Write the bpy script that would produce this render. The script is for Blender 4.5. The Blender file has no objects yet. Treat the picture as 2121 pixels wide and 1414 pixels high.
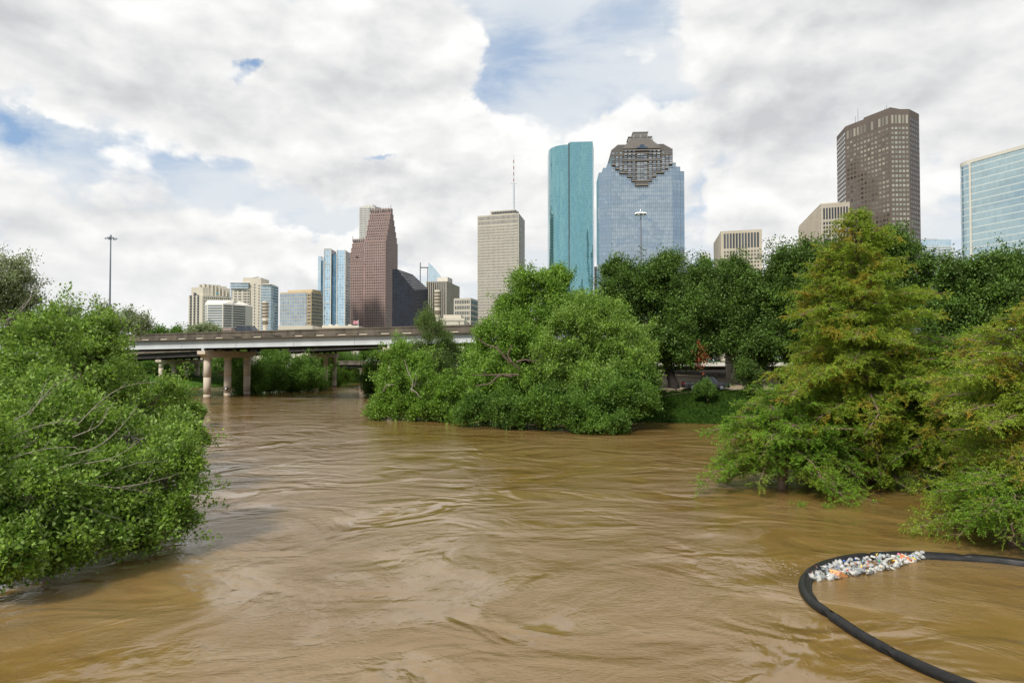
import bpy, math, random
import numpy as np
from mathutils import Vector, Matrix

random.seed(7)
sc = bpy.context.scene
R = math.radians
# ------------------------------------------------------------------ camera
CAMH = 8.0
F = 1414.0
PITCH = math.atan(35.0 / F)
cam_d = bpy.data.cameras.new('camera')
cam_d.lens = 24.0
cam_d.sensor_width = 36.0
cam_d.clip_start = 0.2
cam_d.clip_end = 20000
cam = bpy.data.objects.new('camera', cam_d)
sc.collection.objects.link(cam)
cam.location = (0, 0, CAMH)
cam.rotation_euler = (R(90) + PITCH, 0, 0)
sc.camera = cam
sc.view_settings.view_transform = 'Standard'
sc.view_settings.look = 'None'
sc.view_settings.exposure = 0.22
sc.view_settings.gamma = 1.0
sc.view_settings.use_curve_mapping = False
sc.render.engine = 'CYCLES'
sc.cycles.max_bounces = 6
sc.cycles.transparent_max_bounces = 6
sc.cycles.diffuse_bounces = 3
sc.cycles.glossy_bounces = 3
sc.cycles.transmission_bounces = 4
sc.cycles.caustics_reflective = False
sc.cycles.caustics_refractive = False

def ray(px, py):
    x = (px - 1060.5) / F
    yv = (707.0 - py) / F
    c, s = math.cos(PITCH), math.sin(PITCH)
    return Vector((x, c - yv * s, s + yv * c))

def P(px, py, D):
    d = ray(px, py)
    return Vector((0, 0, CAMH)) + d * (D / d.y)

def AT(px, py, z=0.0):
    d = ray(px, py)
    return Vector((0, 0, CAMH)) + d * ((z - CAMH) / d.z)

def GX(px, D):
    return (px - 1060.5) / F * D

# ------------------------------------------------------------------ node helpers
class NT:
    def __init__(self, tree):
        self.t = tree
        self.n = tree.nodes
        self.l = tree.links
    def new(self, typ, **kw):
        nd = self.n.new(typ)
        for k, v in kw.items():
            setattr(nd, k, v)
        return nd
    def put(self, sock, v):
        if v is None:
            return
        if isinstance(v, bpy.types.NodeSocket):
            self.l.new(v, sock)
        elif isinstance(v, (tuple, list)) and len(v) == 3 and sock.type == 'RGBA':
            sock.default_value = (v[0], v[1], v[2], 1)
        else:
            sock.default_value = v
    def math(self, op, a, b=None, c=None, clamp=False):
        nd = self.new('ShaderNodeMath', operation=op, use_clamp=clamp)
        self.put(nd.inputs[0], a)
        self.put(nd.inputs[1], b)
        self.put(nd.inputs[2], c)
        return nd.outputs[0]
    def vmath(self, op, a, b=None, s=None):
        nd = self.new('ShaderNodeVectorMath', operation=op)
        self.put(nd.inputs[0], a)
        self.put(nd.inputs[1], b)
        if s is not None:
            self.put(nd.inputs['Scale'], s)
        return nd.outputs['Value'] if op in ('LENGTH', 'DOT_PRODUCT', 'DISTANCE') else nd.outputs[0]
    def mix(self, f, a, b, blend='MIX'):
        nd = self.new('ShaderNodeMix', data_type='RGBA', blend_type=blend)
        self.put(nd.inputs[0], f)
        self.put(nd.inputs[6], a)
        self.put(nd.inputs[7], b)
        return nd.outputs[2]
    def noise(self, vec, scale, detail=4, rough=0.55, dist=0.0, lac=2.0, dim='3D', w=None):
        nd = self.new('ShaderNodeTexNoise', noise_dimensions=dim)
        self.put(nd.inputs['Vector'], vec)
        nd.inputs['Scale'].default_value = scale
        nd.inputs['Detail'].default_value = detail
        nd.inputs['Roughness'].default_value = rough
        nd.inputs['Distortion'].default_value = dist
        nd.inputs['Lacunarity'].default_value = lac
        return nd.outputs['Fac']
    def remap(self, v, a, b, c=0.0, d=1.0, smooth=True):
        nd = self.new('ShaderNodeMapRange', interpolation_type='SMOOTHSTEP' if smooth else 'LINEAR')
        self.put(nd.inputs[0], v)
        nd.inputs[1].default_value = a
        nd.inputs[2].default_value = b
        nd.inputs[3].default_value = c
        nd.inputs[4].default_value = d
        return nd.outputs[0]
    def mapping(self, vec, loc=(0, 0, 0), rot=(0, 0, 0), scale=(1, 1, 1)):
        nd = self.new('ShaderNodeMapping')
        self.put(nd.inputs[0], vec)
        nd.inputs[1].default_value = loc
        nd.inputs[2].default_value = rot
        nd.inputs[3].default_value = scale
        return nd.outputs[0]
    def sep(self, v):
        nd = self.new('ShaderNodeSeparateXYZ')
        self.put(nd.inputs[0], v)
        return nd.outputs
    def comb(self, x, y, z):
        nd = self.new('ShaderNodeCombineXYZ')
        self.put(nd.inputs[0], x)
        self.put(nd.inputs[1], y)
        self.put(nd.inputs[2], z)
        return nd.outputs[0]

# ------------------------------------------------------------------ world: sky with broken cloud
SUN_EL, SUN_ROT = R(47), R(214)      # high sun behind the camera, to its left, veiled by cloud
world = bpy.data.worlds.new('World')
sc.world = world
world.use_nodes = True
w = NT(world.node_tree)
w.n.clear()
wout = w.new('ShaderNodeOutputWorld')
bg = w.new('ShaderNodeBackground')
w.l.new(bg.outputs[0], wout.inputs[0])
bg.inputs[1].default_value = 0.1
sky = w.new('ShaderNodeTexSky', sky_type='NISHITA')
sky.sun_disc = False
sky.sun_elevation = SUN_EL
sky.sun_rotation = SUN_ROT
sky.air_density = 1.0
sky.dust_density = 1.2
tc = w.new('ShaderNodeTexCoord')
dirv = w.vmath('NORMALIZE', tc.outputs['Generated'])
dx, dy, dz = w.sep(dirv)
up = w.math('ADD', w.math('MAXIMUM', dz, 0.0), 0.22)
cp = w.comb(w.math('DIVIDE', dx, up), w.math('DIVIDE', dy, up), w.math('MULTIPLY', dz, 0.8))

def blob(px, py, rx, ry, soft=1.0):
    """smooth bump in the sky centred on a direction; rx, ry in radians*F"""
    d = ray(px, py).normalized()
    az, el = math.atan2(d.x, d.y), math.asin(d.z)
    a = w.math('DIVIDE', w.math('SUBTRACT', AZ, az), rx / F)
    e = w.math('DIVIDE', w.math('SUBTRACT', EL, el), ry / F)
    r2 = w.math('ADD', w.math('MULTIPLY', a, a), w.math('MULTIPLY', e, e))
    return w.math('EXPONENT', w.math('MULTIPLY', r2, -1.0))

wn3 = w.new('ShaderNodeTexNoise'); wn3.inputs['Scale'].default_value = 5.0; wn3.inputs['Detail'].default_value = 7; wn3.inputs['Roughness'].default_value = 0.6
w.l.new(dirv, wn3.inputs['Vector'])
wx_, wy_, _w = w.sep(w.vmath('SUBTRACT', wn3.outputs['Color'], (0.5, 0.5, 0.5)))
AZ = w.math('ADD', w.math('ARCTAN2', dx, dy), w.math('MULTIPLY', wx_, 0.30))
EL = w.math('ADD', w.math('ARCSINE', dz), w.math('MULTIPLY', wy_, 0.18))
def blobs(lst):
    acc = None
    for (px, py, rx, ry, k) in lst:
        b = w.math('MULTIPLY', blob(px, py, rx, ry), k)
        acc = b if acc is None else w.math('ADD', acc, b)
    return acc
q1 = w.comb(dx, dy, w.math('MULTIPLY', dz, 1.9))
def puff(vec):
    a = w.noise(vec, 3.0, 9, 0.53, 0.15)
    b_ = w.math('ABSOLUTE', w.math('SUBTRACT', w.noise(vec, 7.0, 4, 0.5), 0.5))
    return w.math('SUBTRACT', a, w.math('MULTIPLY_ADD', b_, -0.5, 0.11))
wq = w.vmath('ADD', q1, w.vmath('SCALE', w.vmath('SUBTRACT', wn3.outputs['Color'], (0.5, 0.5, 0.5)), s=0.05))
d0 = puff(wq)
d1 = puff(w.vmath('ADD', wq, (-0.012, 0.0, 0.050)))
cum = blobs([(800, 110, 250, 95, 0.20), (740, 290, 250, 80, 0.26), (1370, 275, 110, 48, 0.26), (1600, 405, 150, 60, 0.20), (230, 100, 330, 110, 0.16),
             (620, 520, 130, 34, 0.20), (930, 550, 140, 50, 0.18), (1640, 50, 330, 80, 0.14), (1860, 250, 330, 130, 0.15), (200, 580, 260, 34, 0.16),
             (1000, 365, 90, 40, 0.16), (600, 215, 90, 40, 0.10),
             (495, 160, 105, 24, -0.23), (1170, 120, 120, 90, -0.20), (1055, 215, 50, 40, -0.22), (20, 268, 80, 22, -0.26), (830, 360, 60, 15, -0.24), (250, 350, 260, 50, -0.10),
             (1330, 60, 110, 60, -0.14), (1120, 330, 50, 50, -0.12), (1430, 540, 150, 50, -0.12), (700, 455, 120, 20, -0.1)])
dens = w.math('SUBTRACT', w.math('ADD', d0, cum), w.remap(dy, 0.05, -0.35, 0.0, 0.07))
mask = w.remap(dens, 0.35, 0.44)
emb = w.math('SUBTRACT', d0, d1)                   # thinner cloud above = lit from above
belly = blobs([(770, 395, 190, 34, 0.55), (640, 560, 130, 22, 0.5), (1560, 262, 140, 60, 0.6), (1480, 470, 180, 50, 0.35), (330, 150, 330, 60, 0.35), (330, 440, 280, 50, 0.30),
               (1950, 190, 260, 100, 0.38), (1700, 15, 320, 40, 0.3), (1240, 200, 60, 30, 0.15), (900, 60, 120, 40, 0.15)])
deep = w.remap(dens, 0.42, 0.80, 0.0, 0.30, smooth=False)
sh = w.math('ADD', w.math('MULTIPLY', emb, 3.6), 0.84)
sh = w.math('SUBTRACT', w.math('SUBTRACT', sh, deep), belly, clamp=True)
ccol = w.mix(sh, (5.3, 5.4, 5.55), (8.8, 8.75, 8.6))
veil_n = w.noise(w.comb(dx, dy, w.math('MULTIPLY', dz, 3.2)), 3.5, 8, 0.6, 0.4)
holes = blobs([(505, 165, 75, 20, 0.75), (1165, 130, 130, 110, 0.26), (1055, 205, 45, 40, 0.3), (20, 268, 60, 16, 0.7), (828, 362, 48, 12, 0.6), (250, 350, 260, 50, 0.1)])
veil = w.math('SUBTRACT', w.remap(veil_n, 0.36, 0.60, 0.45, 1.0), holes, clamp=True)
bluesky = w.mix(0.5, sky.outputs[0], (3.3, 5.0, 7.6))
vcol = (6.7, 7.05, 7.35)
wcol = w.mix(veil, bluesky, vcol)
wcol = w.mix(mask, wcol, ccol)
hz = w.remap(dz, 0.0, 0.16, 0.4, 0.0)
wcol = w.mix(hz, wcol, (6.9, 7.1, 7.3))
below = w.remap(dz, -0.06, -0.01)
wcol = w.mix(below, (2.6, 2.6, 2.3), wcol)
w.l.new(wcol, bg.inputs[0])

# ------------------------------------------------------------------ sun (veiled)
sd = bpy.data.lights.new('sun', 'SUN')
sd.energy = 3.5
sd.angle = R(9)
sd.color = (1.0, 0.95, 0.86)
sun = bpy.data.objects.new('sun', sd)
sc.collection.objects.link(sun)
sdir = Vector((math.sin(SUN_ROT) * math.cos(SUN_EL), math.cos(SUN_ROT) * math.cos(SUN_EL), math.sin(SUN_EL)))
sun.rotation_euler = sdir.to_track_quat('Z', 'Y').to_euler()

# ------------------------------------------------------------------ object helpers
COL = sc.collection
def tag(o, label=None, cat=None, group=None, kind=None):
    if label: o['label'] = label
    if cat: o['category'] = cat
    if group: o['group'] = group
    if kind: o['kind'] = kind
    return o

def thing(name, label, cat, loc=(0, 0, 0), rz=0.0, group=None):
    o = bpy.data.objects.new(name, None)
    o.empty_display_size = 0.3
    COL.objects.link(o)
    o.location = loc
    o.rotation_euler = (0, 0, rz)
    return tag(o, label, cat, group)

class MB:
    """collects polygons (with optional uv) and links them as one mesh object"""
    def __init__(self):
        self.v = []; self.f = []; self.uv = []; self.m = []
    def poly(self, pts, uv=None, m=0):
        b = len(self.v)
        self.v += [tuple(p) for p in pts]
        self.f.append(tuple(range(b, b + len(pts))))
        self.uv += list(uv) if uv else [(0, 0)] * len(pts)
        self.m.append(m)
        return self
    def box(self, x0, x1, y0, y1, z0, z1, m=0, M=None):
        c = [(x0, y0, z0), (x1, y0, z0), (x1, y1, z0), (x0, y1, z0), (x0, y0, z1), (x1, y0, z1), (x1, y1, z1), (x0, y1, z1)]
        if M is not None:
            c = [tuple(M @ Vector(p)) for p in c]
        for q in ((0, 3, 2, 1), (4, 5, 6, 7), (0, 1, 5, 4), (1, 2, 6, 5), (2, 3, 7, 6), (3, 0, 4, 7)):
            self.poly([c[i] for i in q], m=m)
        return self
    def prism(self, base, z0, z1, m=0, cap=True):
        """vertical prism over a CCW list of (x, y); z1 may be a list of top heights"""
        n = len(base)
        zt = z1 if isinstance(z1, (list, tuple)) else [z1] * n
        run = 0.0
        for i in range(n):
            j = (i + 1) % n
            a, b = base[i], base[j]
            L = math.hypot(b[0] - a[0], b[1] - a[1])
            self.poly([(a[0], a[1], z0), (b[0], b[1], z0), (b[0], b[1], zt[j]), (a[0], a[1], zt[i])],
                      [(run, z0), (run + L, z0), (run + L, zt[j]), (run, zt[i])], m)
            run += L
        if cap:
            self.poly([(p[0], p[1], zt[i]) for i, p in enumerate(base)], m=m)
            self.poly([(p[0], p[1], z0) for p in reversed(base)], m=m)
        return self
    def tube(self, pts, rad, n=8, m=0, caps=True):
        pts = [Vector(p) for p in pts]
        if not isinstance(rad, (list, tuple)):
            rad = [rad] * len(pts)
        rings = []
        prev = None
        for i, p in enumerate(pts):
            t = (pts[min(i + 1, len(pts) - 1)] - pts[max(i - 1, 0)])
            t = t.normalized() if t.length > 1e-9 else Vector((0, 0, 1))
            if prev is None:
                a = Vector((0, 0, 1)) if abs(t.z) < 0.9 else Vector((1, 0, 0))
                s = t.cross(a).normalized()
            else:
                s = (prev - t * prev.dot(t))
                s = s.normalized() if s.length > 1e-6 else t.orthogonal().normalized()
            prev = s
            u = t.cross(s)
            rings.append([p + (s * math.cos(2 * math.pi * k / n) + u * math.sin(2 * math.pi * k / n)) * rad[i] for k in range(n)])
        b = len(self.v)
        for r_ in rings:
            self.v += [tuple(q) for q in r_]
        for i in range(len(rings) - 1):
            for k in range(n):
                k2 = (k + 1) % n
                self.f.append((b + i * n + k, b + i * n + k2, b + (i + 1) * n + k2, b + (i + 1) * n + k))
                self.uv += [(0, 0)] * 4
                self.m.append(m)
        if caps:
            self.f.append(tuple(b + k for k in reversed(range(n)))); self.uv += [(0, 0)] * n; self.m.append(m)
            e = b + (len(rings) - 1) * n
            self.f.append(tuple(e + k for k in range(n))); self.uv += [(0, 0)] * n; self.m.append(m)
        return self
    def lathe(self, prof, n=12, M=None, m=0):
        """prof: list of (radius, z)"""
        b = len(self.v)
        for (r_, z) in prof:
            for k in range(n):
                a = 2 * math.pi * k / n
                p = Vector((r_ * math.cos(a), r_ * math.sin(a), z))
                self.v.append(tuple(M @ p) if M is not None else tuple(p))
        for i in range(len(prof) - 1):
            for k in range(n):
                k2 = (k + 1) % n
                self.f.append((b + i * n + k, b + i * n + k2, b + (i + 1) * n + k2, b + (i + 1) * n + k))
                self.uv += [(0, 0)] * 4
                self.m.append(m)
        return self
    def data(self, name, mats, smooth=False):
        me = bpy.data.meshes.new(name)
        me.from_pydata(self.v, [], self.f)
        uvl = me.uv_layers.new(name='UVMap')
        uvl.data.foreach_set('uv', np.array(self.uv, dtype=np.float32).ravel())
        if not isinstance(mats, (list, tuple)):
            mats = [mats]
        for mm in mats:
            me.materials.append(mm)
        if len(mats) > 1:
            me.polygons.foreach_set('material_index', self.m)
        if smooth:
            me.polygons.foreach_set('use_smooth', [True] * len(self.f))
        me.update()
        return me
    def build(self, name, mats, parent=None, smooth=False):
        o = bpy.data.objects.new(name, self.data(name, mats, smooth))
        COL.objects.link(o)
        if parent: o.parent = parent
        return o

def np_mesh(name, V, Q, mat, parent=None, smooth=False):
    """V (n,3), Q (m,4) arrays -> object"""
    me = bpy.data.meshes.new(name)
    me.vertices.add(len(V)); me.vertices.foreach_set('co', np.ascontiguousarray(V, dtype=np.float32).ravel())
    me.loops.add(Q.size); me.loops.foreach_set('vertex_index', np.ascontiguousarray(Q, dtype=np.int32).ravel())
    me.polygons.add(len(Q)); me.polygons.foreach_set('loop_start', np.arange(0, Q.size, Q.shape[1], dtype=np.int32))
    if smooth:
        me.polygons.foreach_set('use_smooth', np.ones(len(Q), dtype=bool))
    me.update(calc_edges=True)
    me.materials.append(mat)
    o = bpy.data.objects.new(name, me)
    COL.objects.link(o)
    if parent: o.parent = parent
    return o

# ------------------------------------------------------------------ materials
def new_mat(name):
    m = bpy.data.materials.new(name)
    m.use_nodes = True
    t = NT(m.node_tree)
    b = t.n['Principled BSDF']
    return m, t, b

def mat(name, col, rough=0.7, metal=0.0, var=0.15, scale=3.0, bump=0.0, spec=0.5, col2=None):
    m, t, b = new_mat(name)
    tcn = t.new('ShaderNodeTexCoord')
    n = t.noise(tcn.outputs['Object'], scale, 6, 0.6)
    dark = col2 if col2 else tuple(c * (1 - var) for c in col)
    lite = col if col2 else tuple(min(1, c * (1 + var)) for c in col)
    t.put(b.inputs['Base Color'], t.mix(t.remap(n, 0.3, 0.7), dark, lite))
    b.inputs['Roughness'].default_value = rough
    b.inputs['Metallic'].default_value = metal
    b.inputs['Specular IOR Level'].default_value = spec
    if bump:
        bn = t.new('ShaderNodeBump')
        bn.inputs['Strength'].default_value = bump
        bn.inputs['Distance'].default_value = 0.05
        t.put(bn.inputs['Height'], n)
        t.l.new(bn.outputs[0], b.inputs['Normal'])
    return m

def glass_wall(name, tint, pw, ph, line=(0.2, 0.25, 0.27), lw=0.12, lh=0.10, rough=0.06, wob=0.012, metal=0.85, var=0.12, band=None, hline=None, wave=0.10, wuv=(1.6, 0.7)):
    """mirror curtain wall: panes with small differences of tilt and tint, mullions in uv metres"""
    m, t, b = new_mat(name)
    uvn = t.new('ShaderNodeUVMap')
    u, v, _ = t.sep(uvn.outputs[0])
    uu = t.math('DIVIDE', u, pw)
    vv = t.math('DIVIDE', v, ph)
    fu = t.math('FRACT', uu)
    fv = t.math('FRACT', vv)
    cell = t.comb(t.math('FLOOR', uu), t.math('FLOOR', vv), 0.0)
    wn = t.new('ShaderNodeTexWhiteNoise', noise_dimensions='3D')
    t.put(wn.inputs['Vector'], cell)
    lnu = t.math('LESS_THAN', fu, lw)
    lnv = t.math('LESS_THAN', fv, lh)
    geo = t.new('ShaderNodeNewGeometry')
    off = t.vmath('SCALE', t.vmath('SUBTRACT', wn.outputs['Color'], (0.5, 0.5, 0.5)), s=wob * 2)
    lf = t.new('ShaderNodeTexNoise'); lf.inputs['Scale'].default_value = 0.022; lf.inputs['Detail'].default_value = 3
    t.put(lf.inputs['Vector'], t.comb(t.math('MULTIPLY', u, wuv[0]), t.math('MULTIPLY', v, wuv[1]), 0.0))
    off = t.vmath('ADD', off, t.vmath('SCALE', t.vmath('SUBTRACT', lf.outputs['Color'], (0.5, 0.5, 0.5)), s=wave))
    nrm = t.vmath('NORMALIZE', t.vmath('ADD', geo.outputs['Normal'], off))
    dark = tuple(c * (1 - var) for c in tint)
    lite = tuple(min(1, c * (1 + var)) for c in tint)
    base = t.mix(wn.outputs['Value'], dark, lite)
    if band:
        bcol, b0, b1 = band
        inb = t.math('MULTIPLY', t.math('GREATER_THAN', fv, b0), t.math('LESS_THAN', fv, b1))
        base = t.mix(inb, base, bcol)
    base = t.mix(lnu, base, line)
    base = t.mix(lnv, base, hline or line)
    ln = t.math('MAXIMUM', lnu, lnv)
    t.put(b.inputs['Base Color'], base)
    t.put(b.inputs['Roughness'], t.math('MULTIPLY_ADD', ln, 0.45, rough))
    t.put(b.inputs['Metallic'], t.math('MULTIPLY_ADD', ln, -metal, metal))
    t.l.new(nrm, b.inputs['Normal'])
    return m

def pane_mat(name, a, b_, rough=0.12, metal=0.0, spec=0.8):
    m, t, b = new_mat(name)
    geo = t.new('ShaderNodeNewGeometry')
    oi = t.new('ShaderNodeObjectInfo')
    r_ = t.math('FRACT', t.math('ADD', geo.outputs['Random Per Island'], oi.outputs['Random']))
    t.put(b.inputs['Base Color'], t.mix(r_, a, b_))
    b.inputs['Roughness'].default_value = rough
    b.inputs['Metallic'].default_value = metal
    b.inputs['Specular IOR Level'].default_value = spec
    return m

def leaf_mat(name, a, b_, back, rust=None, rust_amt=0.0, trans=0.35, nscale=0.35, rough=0.6, glint=0.6, spec=0.12):
    m, t, b = new_mat(name)
    geo = t.new('ShaderNodeNewGeometry')
    tcn = t.new('ShaderNodeTexCoord')
    n = t.noise(tcn.outputs['Object'], nscale, 3, 0.6)
    r_ = geo.outputs['Random Per Island']
    f = t.math('ADD', t.math('MULTIPLY', r_, 0.45), t.remap(n, 0.36, 0.64, 0, 0.55))
    col = t.mix(f, a, b_)
    hl = t.remap(t.math('FRACT', t.math('MULTIPLY', r_, 7.31)), 0.74, 0.92, 0.0, glint)  # random leaves paled: sky sheen on waxy tops painted into the colour
    col = t.mix(hl, col, tuple(min(1.0, x * 1.35 + 0.09) for x in b_))
    if rust:
        n2 = t.noise(tcn.outputs['Object'], nscale * 1.7, 4, 0.6, 0.2)
        rf = t.math('MULTIPLY', t.remap(n2, 0.5, 0.64), t.remap(r_, 0.1, 0.7, 0.35, 1.0))
        col = t.mix(t.math('MULTIPLY', rf, rust_amt), col, rust)
    col = t.mix(t.math('MULTIPLY', geo.outputs['Backfacing'], 0.6), col, back)
    t.put(b.inputs['Base Color'], col)
    b.inputs['Roughness'].default_value = rough
    b.inputs['Specular IOR Level'].default_value = spec
    tr = t.new('ShaderNodeBsdfTranslucent')
    t.put(tr.inputs[0], t.mix(1.0, col, (1.15, 1.25, 0.6), 'MULTIPLY'))
    mx = t.new('ShaderNodeMixShader')
    mx.inputs[0].default_value = trans
    t.l.new(b.outputs[0], mx.inputs[1]); t.l.new(tr.outputs[0], mx.inputs[2])
    t.l.new(mx.outputs[0], t.n['Material Output'].inputs[0])
    return m

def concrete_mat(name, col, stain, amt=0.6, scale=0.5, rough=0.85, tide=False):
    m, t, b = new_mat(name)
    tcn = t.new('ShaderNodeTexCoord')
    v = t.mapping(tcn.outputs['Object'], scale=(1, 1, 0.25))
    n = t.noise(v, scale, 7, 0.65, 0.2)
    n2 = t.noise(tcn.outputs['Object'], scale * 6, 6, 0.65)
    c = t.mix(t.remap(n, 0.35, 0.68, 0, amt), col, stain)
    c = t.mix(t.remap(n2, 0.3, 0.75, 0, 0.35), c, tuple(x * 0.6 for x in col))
    if tide:
        gp = t.new('ShaderNodeNewGeometry'); _x, _y, gz_ = t.sep(gp.outputs['Position'])
        lvl = t.math('ADD', gz_, t.math('MULTIPLY', n2, -0.9))
        c = t.mix(t.remap(lvl, -0.25, 0.05, 0.85, 0.0), c, (0.10, 0.055, 0.025))
        c = t.mix(t.remap(lvl, 1.2, 1.8, 0.25, 0.0), c, (0.22, 0.16, 0.10))
    t.put(b.inputs['Base Color'], c)
    b.inputs['Roughness'].default_value = rough
    bn = t.new('ShaderNodeBump'); bn.inputs['Strength'].default_value = 0.3; bn.inputs['Distance'].default_value = 0.03
    t.put(bn.inputs['Height'], n2); t.l.new(bn.outputs[0], b.inputs['Normal'])
    return m

M = {}
M['concrete'] = concrete_mat('pier_concrete', (0.58, 0.50, 0.40), (0.42, 0.35, 0.27), 0.45, 0.4, tide=True)
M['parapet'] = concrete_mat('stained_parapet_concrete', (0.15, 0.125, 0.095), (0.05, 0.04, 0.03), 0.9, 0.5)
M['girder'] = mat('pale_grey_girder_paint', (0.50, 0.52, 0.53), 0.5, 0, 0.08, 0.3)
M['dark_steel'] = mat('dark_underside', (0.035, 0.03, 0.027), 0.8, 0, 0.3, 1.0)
M['asphalt'] = mat('asphalt', (0.06, 0.06, 0.06), 0.9, 0, 0.2, 2.0)
M['galv'] = mat('galvanised_steel', (0.22, 0.24, 0.28), 0.45, 0.6, 0.1, 4)
M['white'] = mat('white_paint', (0.75, 0.75, 0.73), 0.5, 0, 0.05, 4)
M['black'] = mat('black_plastic', (0.012, 0.012, 0.013), 0.4, 0, 0.3, 4)
M['bark'] = mat('bark', (0.11, 0.08, 0.055), 0.9, 0, 0.35, 8, 0.6)
M['grey_bark'] = mat('pale_grey_bark', (0.26, 0.23, 0.19), 0.85, 0, 0.3, 8, 0.4)
M['cyp_bark'] = mat('cypress_bark', (0.17, 0.115, 0.08), 0.9, 0, 0.35, 8, 0.6)
M['dark_bark'] = mat('dark_bark', (0.03, 0.024, 0.02), 0.95, 0, 0.3, 8, 0.6)
M['leaf_near'] = leaf_mat('broad_leaf', (0.030, 0.085, 0.006), (0.235, 0.37, 0.045), (0.29, 0.38, 0.15), nscale=0.9)
M['leaf_mid'] = leaf_mat('box_elder_leaf', (0.038, 0.105, 0.007), (0.21, 0.365, 0.035), (0.27, 0.38, 0.12), nscale=0.5)
M['leaf_pale'] = leaf_mat('windblown_pale_leaf', (0.040, 0.110, 0.008), (0.24, 0.375, 0.050), (0.31, 0.41, 0.15), nscale=0.5)
M['leaf_bank'] = leaf_mat('bank_leaf', (0.020, 0.060, 0.006), (0.125, 0.24, 0.025), (0.18, 0.28, 0.08), nscale=0.35)
M['leaf_oak'] = leaf_mat('live_oak_leaf', (0.010, 0.032, 0.004), (0.115, 0.215, 0.026), (0.15, 0.22, 0.07), nscale=0.45, trans=0.2)
M['leaf_silver'] = leaf_mat('silver_leaf', (0.07, 0.115, 0.035), (0.24, 0.29, 0.14), (0.40, 0.43, 0.31), trans=0.2, nscale=0.8)
M['leaf_dull'] = leaf_mat('dull_willow_leaf', (0.05, 0.10, 0.02), (0.15, 0.21, 0.06), (0.21, 0.28, 0.11), nscale=0.5)
M['leaf_cyp'] = leaf_mat('cypress_needle', (0.095, 0.175, 0.010), (0.285, 0.38, 0.038), (0.24, 0.32, 0.05), rust=(0.46, 0.24, 0.04), rust_amt=0.85, trans=0.35, nscale=0.4)
M['leaf_cyp_g'] = leaf_mat('green_cypress_needle', (0.06, 0.15, 0.010), (0.21, 0.36, 0.03), (0.19, 0.30, 0.05), rust=(0.36, 0.22, 0.04), rust_amt=0.35, trans=0.35, nscale=0.4)
M['leaf_dead'] = leaf_mat('dead_leaf', (0.22, 0.05, 0.02), (0.36, 0.09, 0.035), (0.3, 0.1, 0.05), trans=0.15)

# ------------------------------------------------------------------ ground with the river cut into it
river = np.array([(-70, -80), (-42, 0), (-34, 20), (-36, 50), (-52, 95), (-76, 132), (-92, 165), (-86, 186), (-79, 196), (-69, 178), (-64, 160),
                  (-59, 170), (-54, 195), (-50, 230), (-52, 320), (-36, 320), (-37, 220), (-34, 180), (-27, 140), (-16, 100), (-8, 92), (6, 87), (16, 86),
                  (24, 84), (34, 81), (46, 76), (52, 55), (50, 20), (60, -80)], float)

def river_dist(X, Y):
    """distance to the river edge, positive on land"""
    X = np.asarray(X, float); Y = np.asarray(Y, float)
    d = np.full(X.shape, 1e9); inside = np.zeros(X.shape, bool)
    n = len(river)
    for i in range(n):
        a = river[i]; b = river[(i + 1) % n]
        e = b - a
        t = np.clip(((X - a[0]) * e[0] + (Y - a[1]) * e[1]) / (e @ e), 0, 1)
        d = np.minimum(d, np.hypot(X - a[0] - t * e[0], Y - a[1] - t * e[1]))
        c = ((a[1] > Y) != (b[1] > Y)) & (X < (b[0] - a[0]) * (Y - a[1]) / (b[1] - a[1] + 1e-12) + a[0])
        inside ^= c
    return np.where(inside, -d, d)

def ground_z(X, Y):
    d = river_dist(X, Y)
    left = (np.asarray(X) < -45) & (np.asarray(Y) > 150) & (np.asarray(Y) < 240)
    slope = np.where(left, 0.16, 0.62)
    z = np.clip(d * slope, -2.5, 3.7)
    z = z + 0.25 * np.clip(d / 30, 0, 1) * np.sin(np.asarray(X) * 0.13) * np.cos(np.asarray(Y) * 0.11)
    return z + np.clip((np.asarray(Y) - 240) / 400, 0, 1) * 2.0

def axis(lo, hi, step, far):
    a = list(np.arange(lo, hi + 0.1, step))
    s, x = step, lo
    pre = []
    while x > far[0]:
        s *= 1.5; x -= s; pre.append(x)
    s, x = step, hi
    post = []
    while x < far[1]:
        s *= 1.5; x += s; post.append(x)
    return np.array(pre[::-1] + a + post)

xs = axis(-130, 90, 1.5, (-6000, 6000)); ys = axis(-40, 260, 1.5, (-2000, 9000))
GXX, GYY = np.meshgrid(xs, ys)
GZ = ground_z(GXX, GYY)
V = np.stack([GXX.ravel(), GYY.ravel(), GZ.ravel()], 1)
nx, ny = len(xs), len(ys)
idx = np.arange(nx * ny).reshape(ny, nx)
Q = np.stack([idx[:-1, :-1].ravel(), idx[:-1, 1:].ravel(), idx[1:, 1:].ravel(), idx[1:, :-1].ravel()], 1)
gm, t, b = new_mat('river_bank_ground')
tcn = t.new('ShaderNodeTexCoord')
n1 = t.noise(tcn.outputs['Object'], 0.12, 6, 0.6, 0.3)
n2 = t.noise(tcn.outputs['Object'], 2.5, 8, 0.7)
grassc = t.mix(t.remap(n2, 0.3, 0.7), (0.014, 0.032, 0.006), (0.045, 0.085, 0.014))
soil = t.mix(t.remap(n2, 0.3, 0.7), (0.07, 0.045, 0.025), (0.12, 0.085, 0.05))
t.put(b.inputs['Base Color'], t.mix(t.remap(n1, 0.56, 0.66), grassc, soil))
b.inputs['Roughness'].default_value = 0.95; b.inputs['Specular IOR Level'].default_value = 0.02
bn = t.new('ShaderNodeBump'); bn.inputs['Strength'].default_value = 0.8; bn.inputs['Distance'].default_value = 0.3
t.put(bn.inputs['Height'], n2); t.l.new(bn.outputs[0], b.inputs['Normal'])
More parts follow.
